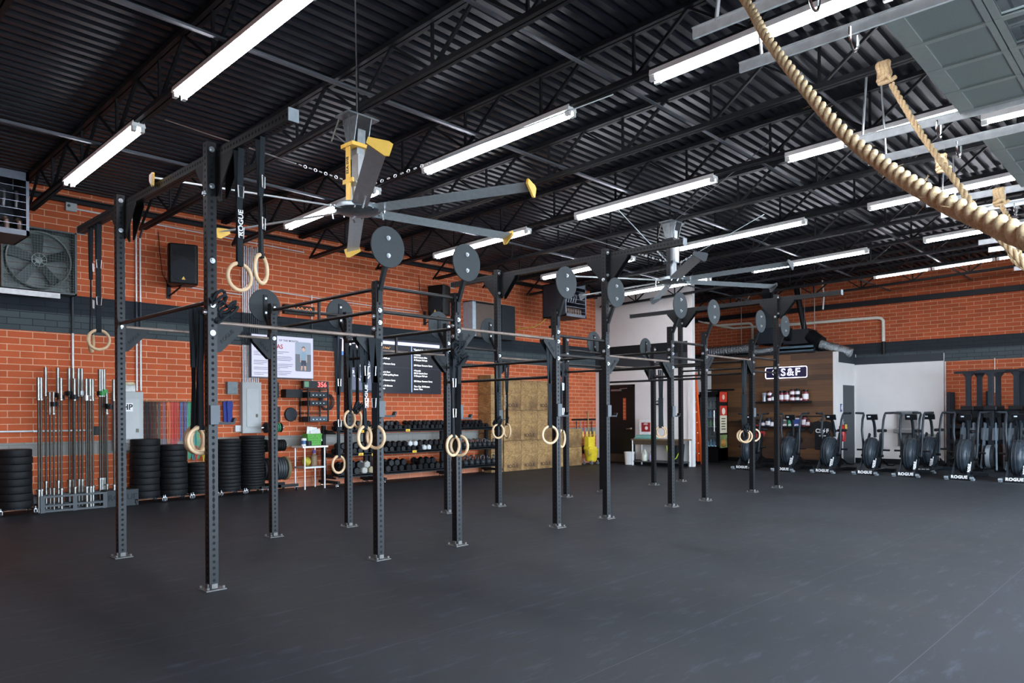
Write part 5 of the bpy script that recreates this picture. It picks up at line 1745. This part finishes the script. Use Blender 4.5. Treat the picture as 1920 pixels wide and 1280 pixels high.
me.materials.append(NEON)
no = bpy.data.objects.new('lettering', me)
C.objects.link(no)
no.parent = t

for z, ya, yb, lab in ((1.75, 7.95, 9.5, 'upper black shelf of jars on the plank wall'), (1.04, 7.95, 9.5, 'lower black shelf of boxes and jars on the plank wall')):
    tag(MB().box(20.22, 20.5, ya, yb, z - .05, z).build('wall_shelf', BLACK, None, .004), lab, 'shelf')
JR = M('#6d1d26', .35)
JL = M('#d9d0cf', .5, 0, .12, 60)
def jar(Y, z, h, r, label, body=JR, lab=JL):
    t = thing('supplement_jar', label, 'jar', (20.34, Y, z), 0, 'jars on the plank wall shelves')
    c = (20.34, Y, 0)
    MB().lathe([(r * .9, z + .001), (r, z + .01), (r, z + h * .78), (r * .8, z + h * .84), (r * .8, z + h * .86)], 18, c).build('body', body, t)
    MB().lathe([(r * 1.01, z + h * .16), (r * 1.01, z + h * .62)], 18, c).build('label', lab, t)
    MB().lathe([(r * .86, z + h * .84), (r * .86, z + h), (.0, z + h)], 18, c).build('lid', BLACK, t)
def jy(px):
    return atX(px, 745, 20.34).y
t = thing('shaker_bottle', 'silver-grey shaker bottle at the end of the upper shelf', 'bottle', (20.34, jy(1433), 1.75))
MB().lathe([(.06, 1.751), (.05, 1.85), (.065, 1.96), (.07, 1.97), (.06, 2.0), (.0, 2.0)], 18, (20.34, jy(1433), 0)).build('body', M('#9aa0a8', .3, .4), t)
for k, (px, z, h, r) in enumerate(((1443, 1.75, .15, .065), (1443, 1.90, .15, .065), (1449, 1.75, .2, .05), (1465.5, 1.75, .29, .082), (1475, 1.75, .29, .082), (1486, 1.75, .16, .075), (1486, 1.91, .17, .075), (1495.5, 1.75, .16, .066), (1495.5, 1.91, .18, .066), (1503.8, 1.75, .12, .07), (1510, 1.75, .31, .085))):
    jar(jy(px), z, h, r, '%s jar with white label on the upper shelf, %s along from the shaker bottle' % ('stacked' if z > 1.8 else 'dark red', ORD[k]), JR if k not in (7, 8, 2) else M('#2c2b30', .4))
def by(px):
    return atX(px, 790, 20.34).y
for k, (px, z, h, r, nm, bc) in enumerate(((1431, 1.04, .17, .06, 'navy jar', '#1d2440'), (1441, 1.04, .24, .085, 'navy jar with pale label', '#1b213a'), (1447, 1.04, .15, .06, 'small white jar', '#b9b4b4'), (1508, 1.04, .31, .075, 'tall dark red jar', '#6d1d26'), (1514, 1.04, .2, .06, 'short dark red jar', '#6d1d26'))):
    jar(by(px), z, h, r, '%s on the lower plank wall shelf, %s along' % (nm, ORD[k]), M(bc, .4))
for k, (px0, px1, h, hx, nm) in enumerate(((1480, 1489.5, .24, '#2b8a66', 'teal green carton with white top edge'), (1490.5, 1502, .24, '#27407e', 'dark blue carton with white emblem'), (1471, 1478, .2, '#4d5146', 'olive carton'))):
    ya, yb = by(px1), by(px0)
    t = thing('carton', '%s on the lower plank wall shelf' % nm, 'box', (20.34, (ya + yb) / 2, 1.04))
    MB().box(20.24, 20.42, ya, yb, 1.041, 1.04 + h).build('body', M(hx, .5), t, .003)
    MB().box(20.236, 20.24, ya + .01, yb - .01, 1.04 + h - .035, 1.04 + h - .005).build('top_band', JL, t)
    MB().prism([(-.06, 0), (.06, .01), (.05, .05), (-.02, .055), (-.06, .035)], (20.236, (ya + yb) / 2, 1.06), (0, -1, 0), (0, 0, 1), (-.002, 0, 0)).build('emblem', JL, t)
def shirt(name, label, px, z, hx, wd, ln, X=20.3):
    Y = atX(px, 800, X).y
    t = thing('t_shirt', label, 'T-shirt', (X, Y, z - ln))
    w2 = wd / 2
    poly = [(-w2 * .62, -ln), (w2 * .62, -ln), (w2 * .64, -.2), (w2 * .98, -.36), (w2 * 1.25, -.27), (w2 * .72, -.03), (w2 * .25, 0), (0, -.05), (-w2 * .25, 0), (-w2 * .72, -.03), (-w2 * 1.25, -.27), (-w2 * .98, -.36), (-w2 * .64, -.2)]
    s = MB().prism(poly, (X, Y, z), (0, -1, 0), (0, 0, 1), (.05, 0, 0)).build('fabric', M(hx, .85, 0, .2, 8), t, .012)
    MB().tube([(X + .03, Y - w2 * .6, z - .04), (X + .03, Y, z + .06), (X + .03, Y + w2 * .6, z - .04)], .007, 6).tube(arc((X + .03, Y, z + .09), .03, R(-90), R(150), 8, (1, 0, 0)), .005, 5).build('hanger', M('#2b2b2b', .4), t)
    return t, X, Y
t, X, Y = shirt('t', 'black T-shirt with white CS lettering hung on the plank wall', 1541, 1.20, '#17181a', .62, .78, 20.02)
text('CS', .15, WHITE, t, (X - .014, Y + .08, .93), (0, -1, 0), (0, 0, 1), bold=.004)
MB().prism([(.03, .08), (-.045, -.01), (-.005, -.005), (-.035, -.085), (.045, .015), (.005, .01)], (X - .014, Y - .06, .93), (0, -1, 0), (0, 0, 1), (-.002, 0, 0)).build('bolt_emblem', WHITE, t)
text('F', .15, WHITE, t, (X - .014, Y - .15, .93), (0, -1, 0), (0, 0, 1), bold=.004)
text('EST. 2009', .045, WHITE, t, (X - .014, Y - .02, .80), (0, -1, 0), (0, 0, 1), bold=.001)
shirt('t', 'red T-shirt hanging on the plank wall behind the first air bike', 1421, 1.10, '#a02a2a', .35, .6)
shirt('t', 'dark T-shirt hanging on the plank wall by the red one', 1406, 1.12, '#2a2323', .5, .7)
shirt('t', 'small dark T-shirt with white marks between the second and third bikes', 1487, .92, '#1d1d20', .4, .5, 20.40)
tag(MB().cyl((20.0, 7.45, 1.33), (20.0, 8.2, 1.33), .012, 8).cyl((20.0, 7.6, 1.33), (20.5, 7.6, 1.33), .01, 8).cyl((20.0, 8.1, 1.33), (20.5, 8.1, 1.33), .01, 8).build('garment_rail', BLACK), 'black clothes rail above the black CS shirt', 'rail')
tag(MB().cyl((20.3, 9.3, 1.22), (20.3, 10.0, 1.22), .012, 8).cyl((20.3, 9.35, 1.22), (20.5, 9.35, 1.22), .01, 8).cyl((20.3, 9.95, 1.22), (20.5, 9.95, 1.22), .01, 8).build('garment_rail', BLACK), 'black clothes rail above the red shirt', 'rail')

# extinguisher, fountain
p = atY(1580, 812, 7.2)
t = thing('fire_extinguisher', 'red fire extinguisher with yellow tag beside the grey restroom door', 'fire extinguisher', (p.x, 7.2, .62))
MB().lathe([(.0, .64), (.07, .64), (.075, .66), (.075, 1.0), (.04, 1.07), (.025, 1.09)], 20, (p.x, 7.2, 0)).build('cylinder', M('#b3201f', .35), t)
MB().box(p.x - .015, p.x + .015, 7.17, 7.23, 1.09, 1.14).bar((p.x - .02, 7.2, 1.13), (p.x + .12, 7.2, 1.16), .02).build('valve', ZINC, t)
MB().tube([(p.x + .02, 7.2, 1.1), (p.x + .09, 7.17, 1.05), (p.x + .085, 7.14, .85)], .012, 7).build('hose', BLACK, t)
MB().box(p.x - .07, p.x + .06, 7.105, 7.115, .9, 1.1).build('tag', YEL, t)
MB().box(p.x - .05, p.x + .05, 7.26, 7.28, .8, 1.05).box(p.x - .02, p.x + .02, 7.2, 7.28, .86, .9).build('bracket', BLACK, t)
STN = M('#9b9f9d', .32, .85, .1)
t = thing('drinking_fountain', 'grey steel drinking fountain with bottle filler on the white wall', 'drinking fountain', (21.8, 5.9, .8))
MB().box(21.83, 21.9, 5.64, 6.17, .98, 1.45).build('filler_panel', STN, t, .005)
MB().box(21.78, 21.83, 5.7, 6.1, 1.34, 1.42).build('filler_head', M('#6d7477', .4, .4), t)
MB().prism([(0, 0), (.36, .02), (.36, .12), (0, .16)], (21.9, 5.62, .84), (-1, 0, 0), (0, 0, 1), (0, .55, 0)).build('basin', STN, t, .008)
MB().prism([(0, 0), (.3, .03), (.3, .1), (0, .12)], (21.9, 5.12, .72), (-1, 0, 0), (0, 0, 1), (0, .42, 0)).box(21.75, 21.9, 5.17, 5.5, .33, .72).build('lower_basin', M('#8b918c', .35, .6), t, .008)
MB().box(21.76, 21.9, 5.68, 6.12, .5, .84).build('cabinet', M('#5f6361', .4, .5), t)
MB().tube([(21.7, 6.05, .97), (21.68, 6.05, 1.05), (21.66, 6.02, 1.05)], .012, 7).build('bubbler', CHROME, t)
MB().tube([(21.85, 5.35, .35), (21.8, 5.3, .28), (21.86, 5.2, .3)], .02, 8).build('drain', CHROME, t)
t.location.x -= .015
t.location.x -= .015

# ================================================================== air bikes
FANM = M('#22282d', .36, 0, .25, 5)
FRM = M('#1d2226', .42)
def bike(X, Y, rz, label):
    t = thing('air_bike', label, 'exercise bike', (0, 0, 0), 0, 'air bikes parked along the far wall')
    fx, fz, r = .12, .475, .365
    cage = MB().lathe([(.06, -.112), (.2, -.12), (.31, -.108), (.352, -.075), (.366, -.03), (.366, .03), (.352, .075), (.31, .108), (.2, .12), (.06, .112)], 40, (fx, 0, fz), 1)
    c = cage.build('fan_cage', FANM, t)
    g = MB()
    for rr in (.15, .22, .29):
        for s in (-1, 1):
            g.tube([(fx + rr * math.cos(R(12 * k)), s * (.123 if rr < .25 else .116), fz + rr * math.sin(R(12 * k))) for k in range(30)], .004, 4, True)
    for k in range(24):
        a = R(15 * k)
        for s in (-1, 1):
            g.bar((fx + .07 * math.cos(a), s * .118, fz + .07 * math.sin(a)), (fx + .34 * math.cos(a), s * .1, fz + .34 * math.sin(a)), .005)
        if math.cos(a) < .5:
            g.tube(arc((fx + .366 * math.cos(a), 0, fz + .366 * math.sin(a)), .0, 0, 1, 1), .001, 3, cap=False) if False else None
    for s in (-.06, .0, .06):
        q = .368 if s == 0 else .358
        g.tube([(fx + q * math.cos(R(10 * k)), s, fz + q * math.sin(R(10 * k))) for k in range(36)], .005, 5, True)
    g.build('cage_ring', M('#343c42', .4), c)
    ff = MB().box(-.33, -.25, -.24, .24, .025, .10).build('front_foot', FRM, t, .006)
    text('ROGUE', .085, WHITE, ff, (-.331, 0, .062), (0, -1, 0), (0, 0, 1), bold=.004, space=1.1)
    for s in (-1, 1):
        MB().box(-.34, -.24, s * .24 - .03, s * .24 + .03, .0, .04).cyl((-.36, s * .2, .05), (-.36, s * .27, .05), .03, 10).build('end_cap', M('#8a8f92', .4, .3), ff)
    MB().box(1.0, 1.08, -.24, .24, .0, .08).build('rear_foot', FRM, t, .006)
    MB().bar((-.28, 0, .06), (1.04, 0, .06), .06, .05).build('base_rail', FRM, t)
    for s in (-1, 1):
        st_ = MB().bar((-.26, s * .145, .08), (fx - .02, s * .145, fz + .05), .03, .07, (0, 0, 1)).bar((fx - .02, s * .145, fz), (fx + .25, s * .12, .92), .03, .07)
        o = st_.build('fan_strut', FRM, t)
        if s == -1:
            text('ROGUE', .06, WHITE, o, (-.265 + .14, -.162, .28), (.45, 0, .89), (-.89, 0, .45), bold=.003)
            text('ROGUE', .055, WHITE, o, (-.29 + .1, -.145, .25), Vector((.45, 0, .89)), (0, 1, 0), bold=.003)
    m_ = MB().tube([(.36, 0, .84), (.34, 0, 1.05), (.28, 0, 1.2), (.2, 0, 1.27)], .032, 10).build('mast', FRM, t)
    co_ = MB().cbox((.16, 0, 1.31), .04, .24, .13, Matrix.Rotation(R(-20), 3, 'Y')).build('console', BLACK, t, .006)
    MB().cbox((.137, .05, 1.32), .004, .06, .03, Matrix.Rotation(R(-20), 3, 'Y')).build('sticker', M('#c9cdd2', .5), co_)
    for s in (-1, 1):
        h = MB().tube([(.16, s * .20, .42), (.20, s * .21, .7), (.16, s * .225, 1.0), (.22, s * .23, 1.25), (.30, s * .23, 1.36), (.31, s * .24, 1.40), (.31, s * .38, 1.405)], .026, 10)
        o = h.build('handle_arm', M('#272d32', .4), t)
        MB().cyl((.31, s * .26, 1.403), (.31, s * .42, 1.406), .024, 10).build('grip', BLACK, o)
        MB().cyl((.16, s * .15, .42), (.16, s * .24, .42), .03, 10).cyl((.22, s * .20, .55), (.22, s * .36, .55), .022, 10).build('foot_peg', BLACK, t)
        k = MB().bar((.5, s * .12, .3), (.6 - .2 * s, s * .13, .3 + .13 * s), .02, .04).box(.53 - .2 * s, .67 - .2 * s, min(s * .14, s * .26), max(s * .14, s * .26), .29 + .13 * s, .32 + .13 * s)
        k.build('pedal', BLACK, t)
        MB().cyl((fx + .36, s * .05, .72 + .05), (fx + .36, s * .09, .77), .014, 8).build('bolt', CHROME, t)
    MB().lathe([(.0, -.05), (.16, -.05), (.16, .05), (.0, .05)], 24, (.5, 0, .3), 1).build('chain_guard', BLACK, t)
    MB().bar((.62, 0, .1), (.74, 0, .88), .05, .07).bar((.36, 0, .6), (.68, 0, .5), .06, .08).build('seat_post', FRM, t)
    MB().prism([(-.16, .045), (-.02, .05), (.1, .11), (.13, .06), (.13, -.06), (.1, -.11), (-.02, -.05), (-.16, -.045)], (.76, 0, .95), (1, 0, 0), (0, 1, 0), (0, 0, .07)).build('seat', BLACK, t, .02)
    return move(t, (X, Y, 0), rz)
FEET = [(1391.5, 875.5, 'deepest in the corner by the drinks cooler'), (1466.5, 879, 'second from the drinks cooler'), (1543, 882, 'in front of the black CS shirt'), (1622, 885.2, 'in front of the grey restroom door'),
        (1697, 888.6, 'in front of the drinking fountain'), (1799.5, 894.2, 'at the corner of the white wall and brick'), (1902, 899, 'last in the row, before the parked rowers')]
b0 = None
for k, (px, py, nm) in enumerate(FEET):
    p = atZ(px, py, .062)
    if b0 is None:
        b0 = bike(0, 0, 0, 'x')
        o = b0
    else:
        o = dup(b0, (0, 0, 0))
    o['label'] = 'black air bike with big fan wheel, %s' % nm
    rz = R((-2, 1, -3, -1, 2, -2, 0)[k])
    move(o, (p.x + .33, p.y, 0), rz)
p = atZ(1731, 881.5, .062)
o = dup(b0, (p.x + .33, p.y, 0), R(-4), 'black air bike standing in a second row between the fountain bike and the corner bike')

# ================================================================== rowers stood on end, storage rack
t0 = None
for k, (px, X, ang) in enumerate(((1816, 20.86, 0), (1837, 21.1, 0), (1858, 20.62, 0), (1872, 21.22, 0), (1906, 20.74, 0), (1916, 20.98, 0), (1940, 20.5, 0))):
    Y = atX(px, 760, X).y
    if t0 is None:
        t0 = thing('rowing_machine', 'x', 'rowing machine', (0, 0, 0), 0, 'rowers stored upright by the brick wall')
        MB().box(-.045, .045, -.055, .055, .35, 2.36).build('rail', M('#22282e', .4), t0, .004)
        tf = MB().box(-.04, .04, -.3, .3, 2.36, 2.42).prism([(-.12, 0), (.12, 0), (.055, -.1), (-.055, -.1)], (-.03, 0, 2.36), (0, 1, 0), (0, 0, 1), (.06, 0, 0))
        tf.build('rear_leg', M('#1f2429', .4), t0)
        MB().lathe([(.03, -.09), (.22, -.1), (.27, -.06), (.27, .06), (.22, .1), (.03, .09)], 28, (-.2, 0, .36), 1).build('flywheel', BLACKM, t0)
        MB().lathe([(.272, -.045), (.275, .0), (.272, .045)], 28, (-.2, 0, .36), 1).build('mesh_band', M('#8e9498', .35, .5), t0)
        MB().bar((-.02, -.1, 1.15), (-.28, -.16, .04), .035, .06).bar((-.02, .1, 1.15), (-.28, .16, .04), .035, .06).build('front_leg', M('#4c5862', .4), t0)
        MB().box(-.32, -.24, -.11, .11, .0, .06).build('foot', BLACKM, t0)
        MB().box(-.16, -.06, -.14, .14, 1.45, 1.56).build('seat', BLACK, t0, .02)
        MB().tube([(-.12, 0, 1.1), (-.25, 0, 1.25), (-.3, 0, 1.3)], .02, 8).cbox((-.32, 0, 1.34), .03, .18, .12).build('monitor_arm', BLACK, t0)
        for s in (-1, 1):
            MB().cbox((-.08, s * .1, .88), .05, .12, .3, Matrix.Rotation(R(15), 3, 'Y')).build('footrest', M('#3a4248', .5), t0)
        o = t0
    else:
        o = dup(t0, (0, 0, 0))
    o['label'] = 'black indoor rower stored on end at the brick wall, %s from the white wall' % ORD[k]
    move(o, (X, Y, 0), R(ang))
t = thing('storage_rack', 'dark steel storage rack behind the upright rowers', 'rack', (21.6, 4.3, 0))
u = MB()
for y in (4.84, 3.98, 3.1):
    u.box(21.45, 21.53, y - .04, y + .04, 0, 1.93).box(21.86, 21.94, y - .04, y + .04, 0, 1.93)
u.build('upright', M('#1e2329', .45), t)
for z in (.2, .62, 1.0, 1.38):
    MB().box(21.42, 21.95, 3.06, 4.88, z, z + .1).build('shelf', M('#1c2126', .45), t)
BALLM = M('#1d1e20', .7)
mb = None
for z, nm in ((.72, 'second'), (1.1, 'third')):
    for k in range(5):
        y = 3.28 + .33 * k
        o = MB().ball((21.68, y, z + .16), .15, 18, 12).build('medicine_ball', BALLM) if mb is None else mb.copy()
        if mb is None:
            mb = o
            by0_, bz0_ = y, z
            tag(o, 'x', 'medicine ball', 'medicine balls on the storage rack')
        else:
            C.objects.link(o)
            o.location = (0, y - by0_, z - bz0_)
        o['label'] = 'black medicine ball on the %s shelf of the storage rack, %s from its open end' % (nm, ORD[k])
pipe('conduit', [(XR - .03, 3.95, .1), (XR - .03, 3.95, 3.0)], .012, M('#b9a99a', .5), 'thin tan conduit on the far brick wall behind the rowers', group='pipes on the far wall') if False else tag(MB().cyl((XR - .02, 3.92, 1.9), (XR - .02, 3.92, 2.78), .012, 8).build('conduit', M('#c9b9a8', .5)), 'thin pale conduit running up the brick behind the rowers', 'conduit')
tag(MB().cyl((XR - .05, 5.02, .05), (XR - .05, 5.02, 2.75), .014, 8).build('conduit', M('#c9c2ba', .5)), 'thin pale conduit at the edge of the white wall section', 'conduit')

# ================================================================== plant above the plank room
PVC = M('#cfc6b6', .5, 0, .08)
def X22(x, y, X=21.93):
    return atX(x, y, X)
tag(MB().tube([X22(1310, 602), X22(1345, 610), X22(1376, 615.5), X22(1405, 613), X22(1440, 611)], .035, 10).build('white_pipe', PVC), 'white plastic pipe sloping along the dark brick from the partition', 'pipe')
tag(MB().tube([X22(1345, 610, 21.85), X22(1404, 606, 21.85), X22(1408, 607, 21.85), X22(1411, 611, 21.85), X22(1411, 655, 21.85)], .04, 10).build('white_pipe', PVC), 'white pipe bending down to the silver flexible duct', 'pipe')
t = thing('white_pipe', 'long white pipe crossing the far brick and turning down into the white room', 'pipe', X22(1650, 596))
MB().tube([X22(1450, 611), X22(1560, 602), X22(1645, 595.5), X22(1652, 596.5), X22(1656, 601), X22(1656.5, 640)], .045, 10).build('tube', PVC, t)
MB().tube([X22(1656.5, 640), X22(1657, 664)], .045, 10).build('black_end', BLACK, t)
HV = M('#23282f', .42)
t = thing('furnace_unit', 'dark hanging furnace cabinets above the plank wall', 'furnace', (21, 8.9, 3.4))
MB().box(20.85, 21.5, 8.9, 9.68, 3.45, 3.92).build('cabinet', HV, t, .008)
MB().box(20.85, 21.5, 8.17, 8.9, 3.38, 3.80).build('blower_section', M('#1b1f25', .45), t, .008)
MB().lathe([(.0, -.12), (.17, -.12), (.18, .0), (.13, .12), (.0, .12)], 22, (20.86, 8.78, 3.66), 1).build('blower_inlet', BLACK, t)
MB().box(21.0, 21.3, 9.28, 9.6, 3.92, 5.1).build('riser_duct', M('#2a3038', .42), t)
MB().cyl((21.0, 8.18, 3.6), (20.9, 7.86, 3.36), .2, 18).build('duct_boot', BLACK, t)
for y in (9.2, 8.3):
    MB().cyl((20.9, y, 3.8), (20.9, y, 5.1), .006, 6).build('hanger_rod', GALV, t)
MB().box(20.75, 21.6, 8.0, 9.75, 3.2, 3.26).box(20.75, 20.8, 8.0, 9.75, 3.14, 3.32).build('support_rail', M('#49606c', .4, .4), t)
t = thing('flue_pipe', 'tall black flue rising from the furnace to the roof', 'flue', (21.0, 8.35, 3.5))
MB().cyl((21.05, 8.33, 3.6), (21.05, 8.62, 5.15), .075, 16).build('flue', BLACK, t)
FOIL = None
def foil():
    tt = NT('crinkled_foil')
    o = tt.obj()
    n = tt.noise(24, o, 4, .7)
    tt.bump(n, 1.0, .03)
    return tt.done(tt.ramp(n, [(.3, lin('#8f9496')), (.7, lin('#d2d4d4'))]), .25, .95)
FOIL = foil()
def flex(label, pts, r):
    path = spline(pts, 24)
    rs = [r * (1 + .05 * math.sin(i * 2.1)) for i in range(len(path))]
    tag(MB().tube(path, rs, 16).build('flexible_duct', FOIL), label, 'duct')
flex('silver foil flexible duct lying on top of the plank room', [(21.0, 11.5, 3.33), (21.0, 10.9, 3.34), (21.0, 10.2, 3.35), (20.98, 9.78, 3.37)], .155)
flex('smaller silver foil duct in front of the furnace support', [(20.75, 9.75, 3.24), (20.7, 9.45, 3.23), (20.7, 9.1, 3.27)], .09)
flex('silver foil duct running off the furnace down onto the white room', [(20.9, 7.88, 3.34), (20.95, 7.66, 3.26), (21.05, 7.4, 3.17), (21.2, 7.12, 3.06)], .13)
for k, (px, y0_, y1_, nm) in enumerate(((1390, 575, 650, 'first'), (1437, 575, 616, 'second'), (1460, 578, 615, 'third'), (1501, 552, 640, 'fourth'), (1527, 540, 650, 'fifth'))):
    a, b = atX(px, y0_, 21.7), atX(px, y1_, 21.7)
    tag(MB().cyl((a.x, a.y, low(a.y, 5.40)), (a.x, a.y, max(b.z, 3.15)), .012, 6).build('hanger_rod', M('#b7b8b6', .4, .4)), 'thin vertical rod above the plank room, %s from the partition' % nm, 'rod', 'thin rods above the plank room')
a, b, c_ = atX(1541, 520, 21.3), atX(1545, 556, 21.3), atX(1543, 580, 21.3)
tag(MB().tube([a + Vector((0, .04, .25)), a, b, c_], .022, 8).build('white_cable', M('#d9d9d6', .4)), 'white cable dangling from the roof past the last crossbeam', 'cable')
tag(MB().tube(arc(atX(1392, 552, 20.6), .22, R(180), R(360), 14, (0, -1, 0)), .02, 8).build('conduit_loop', M('#a9abab', .4, .4)), 'grey flexible conduit loop hanging behind the grey fan', 'conduit')

# ------------------------------------------------------------------ anything left untagged is a fault of this script
for o in list(C.objects):
    if o.parent is None and o.type == 'MESH' and 'label' not in o and 'kind' not in o:
        print('UNTAGGED', o.name)
